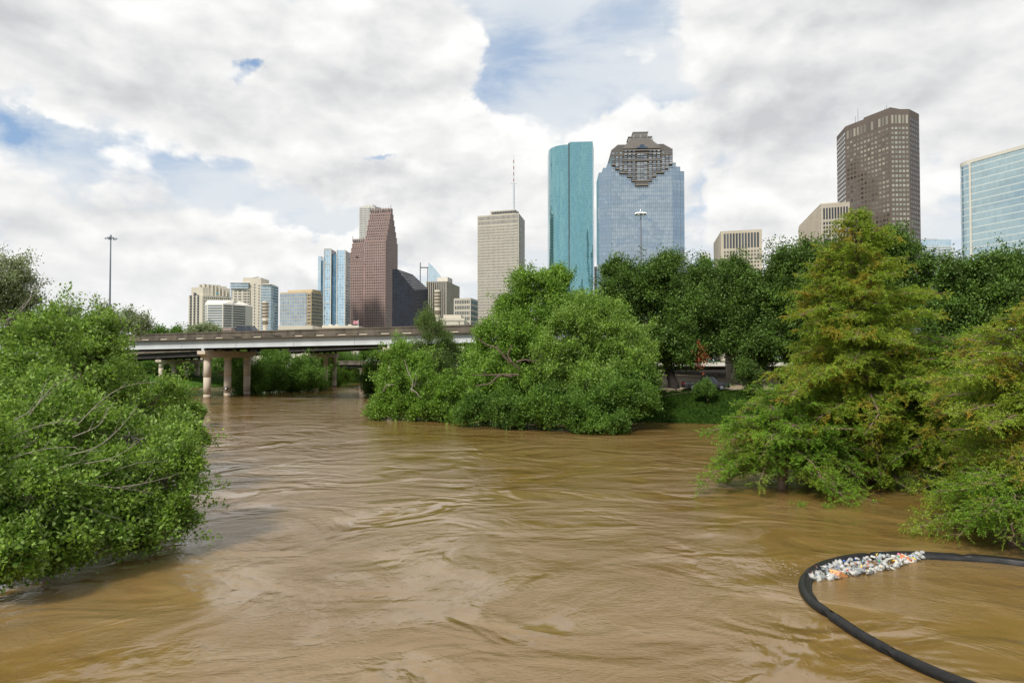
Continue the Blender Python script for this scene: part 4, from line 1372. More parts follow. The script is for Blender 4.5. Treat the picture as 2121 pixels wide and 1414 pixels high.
# ------------------------------------------------------------------ vehicles
def vehicle(name, label, kind, loc, rz, paint, L=5.0, Wd=1.9, Ht=1.75, pickup=False, sedan=False):
    rt = thing(name, label, kind, loc, rz)
    hw = Wd / 2; bl = .62 if not sedan else .5
    belt = Ht * .58
    # lower body: lofted along x with rounded plan
    xs_ = [-.5, -.485, -.42, -.2, .1, .32, .44, .49, .5]
    wf = [.78, .9, .98, 1, 1, .99, .95, .84, .72]
    if pickup: tops = [belt * .96, belt, belt, belt, belt, belt * .98, belt * .93, belt * .84, belt * .72]
    elif sedan: tops = [belt * .85, belt * .95, belt, belt, belt, belt * .93, belt * .82, belt * .72, belt * .6]
    else: tops = [belt * .9, belt, belt, belt, belt, belt * .96, belt * .9, belt * .82, belt * .7]
    mb = MB(); rings = []
    for x, wv_, tp in zip(xs_, wf, tops):
        h0 = .28
        rings.append([(x * L, -hw * wv_, h0), (x * L, -hw * wv_ * 1.0, tp * .7), (x * L, -hw * wv_ * .94, tp), (x * L, hw * wv_ * .94, tp), (x * L, hw * wv_, tp * .7), (x * L, hw * wv_, h0)])
    for i in range(len(rings) - 1):
        for k in range(6):
            k2 = (k + 1) % 6
            mb.poly([rings[i][k], rings[i + 1][k], rings[i + 1][k2], rings[i][k2]])
    mb.poly(rings[0]); mb.poly(rings[-1][::-1])
    mb.build('body', paint, rt)
    # cabin
    if pickup: c0, c1, r0, r1 = -.08, .27, -.05, .15
    elif sedan: c0, c1, r0, r1 = -.36, .24, -.2, .08
    else: c0, c1, r0, r1 = -.485, .26, -.43, .12
    b0 = [(c0 * L, -hw * .92), (c1 * L, -hw * .92), (c1 * L, hw * .92), (c0 * L, hw * .92)]
    t0 = [(r0 * L, -hw * .76), (r1 * L, -hw * .76), (r1 * L, hw * .76), (r0 * L, hw * .76)]
    glass = mat('car_glass', (0.02, 0.025, 0.03), 0.05, 0, 0.1, 2, spec=.8)
    mb = MB()
    for i in range(4):
        j = (i + 1) % 4
        mb.poly([(*b0[i], belt - .04), (*b0[j], belt - .04), (*t0[j], Ht - .1), (*t0[i], Ht - .1)])
    mb.build('glazing', glass, rt)
    mb = MB(); mb.prism(t0, Ht - .1, Ht); 
    for i in range(4):
        mb.tube([(*b0[i], belt - .04), (*t0[i], Ht - .06)], .045, 5)
    for s in (-1, 1):
        for f_ in (.36, .68):
            a = Vector((b0[0][0] + (b0[1][0] - b0[0][0]) * f_, s * hw * .925, belt - .04)); b_ = Vector((t0[0][0] + (t0[1][0] - t0[0][0]) * f_, s * hw * .765, Ht - .06))
            mb.tube([a, b_], .04, 4)
    mb.build('roof', paint, rt)
    if pickup:
        mb = MB(); mb.box(-.49 * L, -.09 * L, -hw * .82, hw * .82, belt + .003, belt + .02); mb.build('load_bed', M['black'], rt)
    wr = .36 if not sedan else .32
    for x in (-.31, .31):
        for s in (-1, 1):
            mb = MB(); Mx = Matrix.Translation((x * L, s * (hw - .1), wr)) @ Matrix.Rotation(R(90), 4, 'X')
            mb.lathe([(0, -.12), (wr * .9, -.12), (wr, -.08), (wr, .08), (wr * .9, .12), (0, .12)], 18, Mx)
            wh = mb.build('wheel', M['black'], rt)
            mb = MB(); mb.lathe([(0, -.13), (wr * .6, -.13), (wr * .6, .13), (0, .13)], 12, Mx); mb.build('rim', M['galv'], wh)
    for s in (-1, 1):
        mb = MB(); mb.box(.488 * L, .503 * L, s * hw * .62 - .18, s * hw * .62 + .18, belt * .6, belt * .74); mb.build('headlight', M['white'], rt)
        mb = MB(); mb.box(-.505 * L, -.49 * L, s * hw * .72 - .09, s * hw * .72 + .09, belt * .65, belt * .92); mb.build('tail_light', mat('red_lens', (0.4, 0.02, 0.02), 0.3), rt)
    return rt
ang = math.atan2(eM.y, eM.x)
q = on_main(-49.5) + nM * 2.6
for _ in range(3):
    k = (516 - 1060.5) / F
    q = q + eM * ((k * q.y - q.x) / (eM.x - k * eM.y))
vehicle('parked_suv', 'dark navy sport utility vehicle driving on the highway bridge', 'car', (q.x, q.y, zt_of(q.x) - .83), ang, mat('navy_paint', (0.012, 0.02, 0.045), 0.18, 0.3, 0.1, 1, spec=.8), 5.3, 2.0, 1.95).name = 'sport_utility_vehicle'
q = Vector((GX(759, 226), 226))
q = A3 + e3 * ((GX(759, 218) - A3.x) / e3.x) + Vector((-e3.y, e3.x)) * 3
vehicle('silver_car', 'silver saloon car crossing the short low bridge', 'car', (q.x, q.y, 6.52), math.atan2(e3.y, e3.x), mat('silver_paint', (0.42, 0.45, 0.48), 0.25, 0.6, 0.05, 1), 4.8, 1.8, 1.6, sedan=True).name = 'saloon_car'
gzz = lambda x, y: float(ground_z(np.array([x]), np.array([y]))[0])
tx, ty = GX(1461, 91), 91.0
vehicle('pickup_truck', 'black pickup truck parked on the bank under the oaks', 'pickup truck', (tx, ty, gzz(tx, ty) - .02 + 0.15), R(-4), mat('black_paint', (0.012, 0.013, 0.014), 0.3, 0.2, 0.1, 1, spec=.8), 6.0, 2.05, 1.8, pickup=True)
tx, ty = GX(1311, 96), 96.0
vehicle('parked_car', 'pale silver parked car half hidden by the foliage left of the oak trunk', 'car', (tx, ty, gzz(tx, ty) + .15), R(-8), mat('pale_paint', (0.5, 0.52, 0.54), 0.25, 0.5, 0.05, 1), 4.7, 1.8, 1.5, sedan=True)

# paved ramp and low wall under the oaks
def sheet(name, pts, m, kind='structure', thick=0.12, lift=.06):
    mb = MB(); N = 14
    a, b_, c, d = [Vector(p) for p in pts]
    rows = []
    for i in range(N + 1):
        f_ = i / N; l = a.lerp(d, f_); r = b_.lerp(c, f_)
        rows.append([(l.lerp(r, k / N)) for k in range(N + 1)])
    for i in range(N):
        for k in range(N):
            q = [rows[i][k], rows[i][k + 1], rows[i + 1][k + 1], rows[i + 1][k]]
            mb.poly([(p.x, p.y, gzz(p.x, p.y) + p.z + lift) for p in q])
    o = mb.build(name, m); tag(o, kind=kind); return o
ramp_m = concrete_mat('pale_concrete_paving', (0.34, 0.27, 0.19), (0.22, 0.17, 0.12), .6, .3)
sheet('road', [(18, 90, 0), (36, 90, 0), (48, 128, 2.6), (24, 128, 2.6)], ramp_m)
x0, x1 = 22, 62
wl = thing('retaining_wall', 'low dark retaining wall running behind the oaks', 'wall', (0, 124, 0))
mb = MB(); mb.box(x0, x1, 0, .5, 3.0, 6.4); mb.build('wall', concrete_mat('wall_concrete', (0.16, .13, .1), (.08, .06, .05)), wl)
mb = MB(); mb.box(x0, x1, -.1, .6, 6.4, 6.6); mb.build('coping', M['concrete'], wl)
bl_ = thing('crash_barrier', 'pale concrete crash barrier behind the oak trunks', 'barrier', (0, 140, 0))
mb = MB(); mb.prism([(10, 0), (70, 0), (70, .6), (10, .6)], 3.6, 7.2); mb.build('barrier_wall', T['white'], bl_)
p = P(1585, 770, 115)
lp = thing('signal_post', 'white post topped by a small red light near the retaining wall', 'post', (p.x, p.y, 0))
mb = MB(); mb.lathe([(.3, gzz(p.x, p.y)), (.3, 5.8), (.14, 6.2), (.1, 8.2), (0, 8.2)], 8); mb.build('post', M['white'], lp)
mb = MB(); mb.lathe([(0, 8.2), (.22, 8.3), (.28, 8.7), (.16, 9.1), (0, 9.15)], 8); mb.build('red_lamp', mat('red_glass', (0.6, 0.03, 0.03), 0.3), lp)

# lawn under the bridge on the left
lawn_m = mat('lawn_grass', (0.10, 0.22, 0.03), 0.95, 0, 0.35, 1.5, .5)
sheet('lawn', [(-106, 178, 0), (-86.5, 180, 0), (-86.5, 196, 0), (-110, 196, 0)], lawn_m)

# bird in flight
g = P(740, 533.5, 60)
bd = thing('flying_bird', 'small black and white bird flying in front of the red granite tower', 'bird', g, R(20))
mb = MB(); mb.lathe([(0, -.17), (.03, -.13), (.055, -.02), (.045, .08), (.028, .13), (.02, .17), (0, .2)], 10, Matrix.Rotation(R(80), 4, 'Y'))
for s in (-1, 1):
    mb.poly([(.06, 0, .02), (-.06, 0, .02), (-.1, s * .12, .12 if s > 0 else .02), (-.02, s * .26, .24 if s > 0 else -.02), (.05, s * .12, .13 if s > 0 else .03)])
    mb.poly([(.06, 0, .03), (.05, s * .12, .14 if s > 0 else .04), (-.02, s * .26, .25 if s > 0 else -.01), (-.1, s * .12, .13 if s > 0 else .03), (-.06, 0, .03)])
mb.poly([(-.15, -.02, 0), (-.27, -.05, 0), (-.27, .05, 0), (-.15, .02, 0)])
mb.build('body', M['black'], bd, smooth=False)

# ------------------------------------------------------------------ boom and debris
boom_px = [(2300, 1196), (2200, 1178), (2121, 1166), (2050, 1158), (1990, 1154), (1930, 1151), (1880, 1149), (1830, 1150), (1785, 1153), (1745, 1159), (1712, 1168), (1688, 1179), (1672, 1192), (1665, 1208),
           (1668, 1226), (1682, 1246), (1704, 1263), (1735, 1284), (1775, 1311), (1815, 1334), (1852, 1354), (1890, 1373), (1930, 1391), (1975, 1409), (2030, 1430), (2110, 1462)]
pts = [AT(x, y, 0.07) for x, y in boom_px]
def smooth_path(pts, sub_=10):
    out = []
    n = len(pts)
    for i in range(n - 1):
        p0 = pts[max(i - 1, 0)]; p1 = pts[i]; p2 = pts[i + 1]; p3 = pts[min(i + 2, n - 1)]
        for k in range(sub_):
            t_ = k / sub_
            out.append(0.5 * ((2 * p1) + (p2 - p0) * t_ + (2 * p0 - 5 * p1 + 4 * p2 - p3) * t_ * t_ + (3 * p1 - p0 - 3 * p2 + p3) * t_ ** 3))
    out.append(pts[-1])
    return out
path = smooth_path(pts, 12)
cum = [0]
for i in range(1, len(path)): cum.append(cum[-1] + (path[i] - path[i - 1]).length)
pin_px = [(1672, 1192), (1721, 1272), (1846, 1350), (1995, 1154), (1800, 1152)]
pins = []
for x, y in pin_px:
    q = AT(x, y, .07); pins.append(cum[min(range(len(path)), key=lambda i: (path[i] - q).length)])
nb = 20
Vb = []
rng = np.random.default_rng(3)
for i, p in enumerate(path):
    tv = (path[min(i + 1, len(path) - 1)] - path[max(i - 1, 0)]).normalized()
    sv = Vector((tv.y, -tv.x, 0)).normalized()
    pin = sum(math.exp(-((cum[i] - c) / .16) ** 2) for c in pins)
    rr = 0.168 * (1 - .42 * min(pin, 1)) * (1 + .012 * math.sin(cum[i] * 2.3))
    for k in range(nb):
        a = 2 * math.pi * k / nb
        wr = 1 + min(pin, 1) * .30 * math.sin(5 * a + cum[i] * 9) + .012 * math.sin(3 * a + cum[i] * 5)
        v = p + sv * (math.cos(a) * rr * wr * 1.05) + Vector((0, 0, math.sin(a) * rr * wr * .95))
        Vb.append(tuple(v))
Vb = np.array(Vb); n_ = len(path)
I = np.arange(n_ * nb).reshape(n_, nb)
Qb = np.stack([I[:-1].ravel(), np.roll(I, -1, 1)[:-1].ravel(), np.roll(I, -1, 1)[1:].ravel(), I[1:].ravel()], 1)
boom = thing('debris_boom', 'long black inflatable boom curving across the brown water around the trash', 'boom')
rub = mat('black_rubber_fabric', (0.006, 0.0062, 0.0068), 0.42, 0, 0.35, 5, .25, spec=.3, col2=(0.016, 0.0145, 0.012))
np_mesh('float_tube', Vb, Qb, rub, boom, smooth=True)
# sewn flange along the inner side, hanging into the water as a skirt
mb = MB()
for i in range(len(path) - 1):
    q = []
    for j in (i, i + 1):
        tv = (path[min(j + 1, len(path) - 1)] - path[max(j - 1, 0)]).normalized(); sv = Vector((tv.y, -tv.x, 0)).normalized()
        if sv.x * 0 + (Vector((AT(1950, 1250).x, AT(1950, 1250).y, 0)) - path[j]).dot(sv) < 0: sv = -sv
        q.append((path[j] + sv * .165 + Vector((0, 0, .075)), path[j] + sv * .26 + Vector((0, 0, -.01 + .015 * math.sin(cum[j] * 6))), path[j] + sv * .29 + Vector((0, 0, -.35))))
    mb.poly([q[0][0], q[0][1], q[1][1], q[1][0]]); mb.poly([q[0][1], q[0][2], q[1][2], q[1][1]])
mb.build('skirt', mat('black_skirt', (0.01, 0.01, 0.011), .5, 0, .3, 6), boom, smooth=True)

def clear_mat(name, col, rough=.25, alpha_mix=.35):
    m, t, b = new_mat(name)
    b.inputs['Base Color'].default_value = (*col, 1); b.inputs['Roughness'].default_value = rough
    b.inputs['Specular IOR Level'].default_value = .7
    tr = t.new('ShaderNodeBsdfTransparent'); mx = t.new('ShaderNodeMixShader')
    fr = t.new('ShaderNodeFresnel'); fr.inputs[0].default_value = 1.5
    mx.inputs[0].default_value = alpha_mix
    t.l.new(b.outputs[0], mx.inputs[1]); t.l.new(tr.outputs[0], mx.inputs[2]); t.l.new(mx.outputs[0], t.n['Material Output'].inputs[0])
    return m
clear = clear_mat('clear_plastic', (0.34, 0.36, 0.37), .2, .35)
milky = mat('milky_plastic', (0.40, 0.40, 0.385), .4, 0, .25, 10)
foam = mat('white_foam', (0.50, 0.49, 0.45), .8, 0, .06, 12)
solid = {k: mat(k + '_plastic', c, .4, 0, .08, 10) for k, c in {
    'blue': (0.04, 0.12, 0.5), 'red': (0.65, 0.04, 0.05), 'orange': (0.8, 0.2, 0.03), 'yellow': (0.8, 0.55, 0.06), 'green': (0.04, 0.4, 0.12), 'pink': (0.8, 0.2, 0.35), 'cream': (0.7, 0.6, 0.42), 'lightblue': (0.2, 0.5, 0.75)}.items()}
def proto_mesh(fn, name, m, smooth=True):
    mb = MB(); fn(mb); return mb.data(name, m, smooth)
def f_bottle(mb): mb.lathe([(0, -.13), (.032, -.128), (.036, -.1), (.036, -.05), (.033, -.03), (.036, -.01), (.036, .04), (.028, .075), (.014, .1), (.014, .115), (0, .115)], 10)
def f_cap(mb): mb.lathe([(0, .108), (.018, .108), (.018, .13), (0, .13)], 8)
def f_cup(mb): mb.lathe([(0, -.07), (.03, -.07), (.045, .06), (.047, .065), (.042, .062), (.028, -.06), (0, -.06)], 12)
def f_bag(mb):
    rg = random.Random(5); n = 12; prof = [(0, -.05), (.07, -.04), (.11, 0), (.08, .045), (.03, .07), (0, .072)]
    b = len(mb.v)
    for (r_, z) in prof:
        for k in range(n):
            a = 2 * math.pi * k / n; q = r_ * rg.uniform(.65, 1.3)
            mb.v.append((q * math.cos(a), q * math.sin(a), z + rg.uniform(-.02, .02)))
    for i in range(len(prof) - 1):
        for k in range(n):
            k2 = (k + 1) % n
            mb.f.append((b + i * n + k, b + i * n + k2, b + (i + 1) * n + k2, b + (i + 1) * n + k)); mb.uv += [(0, 0)] * 4; mb.m.append(0)
def f_chunk(mb):
    rg = random.Random(9); c = [(x * rg.uniform(.05, .09), y * rg.uniform(.04, .07), z * rg.uniform(.02, .035)) for x in (-1, 1) for y in (-1, 1) for z in (-1, 1)]
    for q in ((0, 1, 3, 2), (4, 6, 7, 5), (0, 4, 5, 1), (2, 3, 7, 6), (0, 2, 6, 4), (1, 5, 7, 3)): mb.poly([c[i] for i in q])
def f_jug(mb): mb.lathe([(0, -.14), (.06, -.135), (.075, -.1), (.075, .04), (.05, .09), (.02, .12), (.02, .14), (0, .14)], 12)
def f_lid(mb): mb.lathe([(0, -.012), (.042, -.012), (.045, .01), (0, .014)], 12)
def f_ball(mb): mb.lathe([(.0001 + .055 * math.sin(math.pi * k / 8), -.055 * math.cos(math.pi * k / 8)) for k in range(9)], 12)
# debris area: just inside the upper left bend of the boom
outer = [(1678, 1199), (1690, 1186), (1712, 1174), (1745, 1165), (1785, 1158), (1830, 1154), (1880, 1152), (1912, 1152)]
inner = [(1684, 1203), (1712, 1202), (1745, 1197), (1785, 1193), (1810, 1187), (1850, 1178), (1880, 1166), (1912, 1157)]
O_ = smooth_path([AT(x, y, 0) for x, y in outer], 6); I_ = smooth_path([AT(x, y, 0) for x, y in inner], 6)
rg = random.Random(11)
def spot():
    f_ = rg.random() ** .9 * (len(O_) - 1.001); i = int(f_); fr = f_ - i
    o = O_[i].lerp(O_[i + 1], fr); n = I_[i].lerp(I_[i + 1], fr)
    return o.lerp(n, rg.random()), f_ / len(O_)
PLACE = ['at the boom bend beside the rubber ring', 'beside the football', 'by the orange and tan board', 'behind the long foam float', 'left of the yellow squeeze bottle', 'right of the yellow squeeze bottle', 'by the brown and white board', 'at the thin right tail']
def describe(base, s, ci, f_, p, cap):
    size = 'small' if s < 1.05 else ('medium' if s < 1.25 else 'large')
    capw = '' if not cap else (' without a cap' if ci is None else ' with ' + ('deep blue', 'pale blue', 'orange', 'red', 'white')[ci] + ' cap')
    fr = min(7, int(f_ * 8))
    # how near the camera side of the heap
    i = min(len(O_) - 1, int(f_ * len(O_)))
    wd = (I_[i] - O_[i]).length + 1e-6
    row = 'front' if (p - O_[i]).length > wd * .6 else ('middle' if (p - O_[i]).length > wd * .3 else 'back')
    return size + ' ' + base + capw + ', ' + row + ', ' + PLACE[fr]
kinds = [
    ('plastic_bottle', f_bottle, clear, 'clear bottle', 'bottle', 'clear bottles in the floating trash', 130, True),
    ('plastic_cup', f_cup, clear, 'clear cup in the trash', 'cup', 'plastic cups in the floating trash', 34, False),
    ('plastic_bag', f_bag, milky, 'milky crumpled wrapper', 'wrapper', 'crumpled wrappers in the floating trash', 76, False),
    ('foam_chunk', f_chunk, foam, 'white foam chunk', 'foam piece', 'foam pieces in the floating trash', 56, False),
    ('plastic_jug', f_jug, milky, 'milky jug', 'jug', 'milky jugs in the floating trash', 10, False)]
for (nm, fn, mt, lab_, cat, grp, cnt, cap) in kinds:
    me = proto_mesh(fn, nm, mt); cm_ = None
    capm = [proto_mesh(f_cap, 'cap', solid[k]) for k in ('blue', 'lightblue', 'orange', 'red')] + [proto_mesh(f_cap, 'cap', foam)] if cap else None
    for k in range(cnt):
        p, f_ = spot()
        o = bpy.data.objects.new(nm, me); COL.objects.link(o)
        hgt = rg.uniform(0, .16) if rg.random() < .6 else rg.uniform(0, .06)
        o.location = (p.x, p.y, .02 + hgt)
        o.rotation_euler = (R(90) + rg.gauss(0, .45) if nm in ('plastic_bottle', 'plastic_jug', 'plastic_cup') else rg.gauss(0, .4), rg.gauss(0, .4), rg.uniform(0, 6.28))
        s = rg.uniform(.85, 1.45); o.scale = (s * rg.uniform(.8, 1.1), s * rg.uniform(.7, 1.1), s)
        ci = rg.randrange(5) if cap and rg.random() < .75 else None
        if ci is not None:
            c = bpy.data.objects.new('cap', capm[ci]); COL.objects.link(c); c.parent = o
        tag(o, describe(lab_, s, ci, f_, p, cap), cat, grp)
for (k, nm, fn, cnt, txt) in (('blue', 'bottle_top', f_lid, 9, 'deep blue'), ('red', 'bottle_top', f_lid, 5, 'bright red'), ('orange', 'bottle_top', f_lid, 8, 'orange'), ('green', 'bottle_top', f_lid, 4, 'green'),
                              ('cream', 'foam_chunk', f_chunk, 10, 'tan'), ('yellow', 'plastic_bottle', f_bottle, 3, 'yellow'), ('lightblue', 'bottle_top', f_lid, 7, 'pale blue')):
    me = proto_mesh(fn, nm, solid[k])
    word = {'bottle_top': 'bottle top', 'foam_chunk': 'foam or card scrap', 'plastic_bottle': 'plastic bottle'}[nm]
    for _ in range(cnt):
        p, f_ = spot(); o = bpy.data.objects.new(nm, me); COL.objects.link(o)
        o.location = (p.x, p.y, rg.uniform(.08, .19)); o.rotation_euler = (rg.uniform(0, 3), rg.uniform(0, 3), rg.uniform(0, 6)); s = rg.uniform(.6, 1.1); o.scale = (s, s, s)
        tag(o, describe(txt + ' ' + word, s, None, f_, p, False), word.split()[-1], txt + ' ' + word + ' pieces in the floating trash')
def single(px, py, nm, fn, m, lab_, cat, z=.06, s=1, rot=(0, 0, 0)):
    p = AT(px, py, z); o = bpy.data.objects.new(nm, proto_mesh(fn, nm, m)); COL.objects.link(o)
    o.location = p; o.scale = (s, s, s); o.rotation_euler = rot; tag(o, lab_, cat); return o
single(1855, 1168, 'red_ball', f_ball, solid['red'], 'glossy red ball at the near edge of the trash heap', 'ball', .05, 1.1).name = 'ball'
single(1861, 1147, 'pink_bottle', f_ball, solid['pink'], 'pink plastic ball at the back of the trash heap', 'ball', .18, .9).name = 'ball'
single(1861, 1152, 'green_ball', f_ball, solid['green'], 'green plastic ball beside the leaning brown and white board', 'ball', .14, .8).name = 'ball'
single(1733, 1165, 'white_bottle', f_jug, foam, 'upright white bottle standing out of the trash near the boom', 'bottle', .2, 1.1, (R(20), R(-25), 0)).name = 'white_bottle'
single(1799, 1183, 'buoy', f_jug, solid['cream'], 'long cream foam float with a pale blue tip at the near edge of the trash', 'float', .06, 1.0, (R(90), 0, R(100))).name = 'foam_float'
single(1849, 1160, 'yellow_bottle', f_bottle, solid['yellow'], 'yellow and blue squeeze bottle in the middle of the trash', 'bottle', .12, 1.2, (R(70), R(20), 0)).name = 'squeeze_bottle'
# football
p = AT(1717, 1193, .09)
fb, t, b = new_mat('football_panels'); tcn = t.new('ShaderNodeTexCoord')
vo = t.new('ShaderNodeTexVoronoi'); vo.inputs['Scale'].default_value = 9.5; t.put(vo.inputs['Vector'], tcn.outputs['Object'])
t.put(b.inputs['Base Color'], t.mix(t.math('LESS_THAN', vo.outputs['Distance'], .3), (0.78, .78, .74), (.01, .01, .01))); b.inputs['Roughness'].default_value = .35
mb = MB(); mb.lathe([(.0001 + .11 * math.sin(math.pi * k / 12), -.11 * math.cos(math.pi * k / 12)) for k in range(13)], 20)
o = mb.build('football', fb, smooth=True); o.location = (p.x, p.y, .05); tag(o, 'white football with black patches floating beside the tan board', 'football')
# black ring
p = AT(1700, 1192, .1)
mb = MB(); mb.tube([(.26 * math.cos(a), .26 * math.sin(a), 0) for a in [2 * math.pi * k / 28 for k in range(29)]], .028, 8)
o = mb.build('rubber_ring', M['black'], smooth=True); o.location = (p.x, p.y, .13); o.rotation_euler = (R(38), R(15), 0); tag(o, 'thin black rubber ring lying on the trash by the bend of the boom', 'ring')
# painted boards
def board(corners, zs, cols, label, rz=0):
    P4 = [AT(x, y, z) for (x, y), z in zip(corners, zs)]
    c = sum(P4, Vector()) / len(P4)
    m, t, b = new_mat('painted_board'); tcn = t.new('ShaderNodeTexCoord')
    nn = t.noise(t.mapping(tcn.outputs['Object'], rot=(0, 0, R(30)), scale=(1.2, .8, 1)), 3.6, 1, .4, .2)
    f1 = t.math('GREATER_THAN', nn, .47); f2 = t.math('GREATER_THAN', nn, .58)
    t.put(b.inputs['Base Color'], t.mix(f2, t.mix(f1, cols[0], cols[1]), cols[2])); b.inputs['Roughness'].default_value = .7
    mb = MB(); n = (P4[1] - P4[0]).cross(P4[2] - P4[0]).normalized() * .012
    n = n if n.z > 0 else -n
    top = [p - c + n for p in P4]; bot = [p - c - n for p in P4]
    mb.poly(top); mb.poly(bot[::-1])
    for i in range(len(P4)):
        j = (i + 1) % len(P4); mb.poly([top[i], bot[i], bot[j], top[j]])
    o = mb.build('painted_board', m); o.location = c; tag(o, label, 'board')
board([(1717, 1178), (1743, 1183), (1756, 1193), (1728, 1198)], [.24, .26, .03, .02], [(0.72, .33, .12), (.42, .21, .14), (.75, .4, .18)], 'flat board with orange and tan camouflage shapes leaning on the trash near the football')
board([(1866, 1145), (1885, 1154), (1895, 1164), (1873, 1165), (1863, 1153)], [.34, .2, .02, .03, .2], [(.48, .17, .07), (.7, .66, .55), (.6, .26, .12)], 'brown and white painted board tilted at the right end of the trash')
# ------------------------------------------------------------------ trees
def unit(a): return a / np.maximum(np.linalg.norm(a, axis=-1, keepdims=True), 1e-9)

def leaves(C, A, per, spread, L, W, rg, flip=.22, droop=0.0, along=1.0):
    n = len(C) * per
    c = np.repeat(C, per, 0); a = np.repeat(A, per, 0)
    off = rg.normal(size=(n, 3)) * spread
    c = c + off + a * (rg.random((n, 1)) - .5) * spread * along
    d = unit(a * .55 + rg.normal(size=(n, 3)) * .6 + np.array([0, 0, -droop]))
    up = unit(np.array([0, 0, 1.0]) + rg.normal(size=(n, 3)) * .75 + a * .35)
    s = unit(np.cross(d, up))
    ll = L * rg.uniform(.45, 1.35, (n, 1)); ww = W * rg.uniform(.7, 1.2, (n, 1)) / 2
    fl = np.where(rg.random((n, 1)) < flip, -1.0, 1.0)
    s = s * fl
    p0 = c; p2 = c + d * ll; m = c + d * ll * .45
    nv = np.cross(s, d) * (ww * .35)
    V = np.stack([p0, m + s * ww + nv, p2, m - s * ww + nv], 1).reshape(-1, 3)
    Q = np.arange(n * 4).reshape(-1, 4)
    return V, Q

def bent(a, b, rg, k=.12, n=4):
    a, b = Vector(a), Vector(b); L = (b - a).length
    out = [a]
    for i in range(1, n):
        f = i / n
        out.append(a.lerp(b, f) + Vector(rg.normal(size=3)) * L * k * .5 * math.sin(math.pi * f))
    out.append(b)
    return out

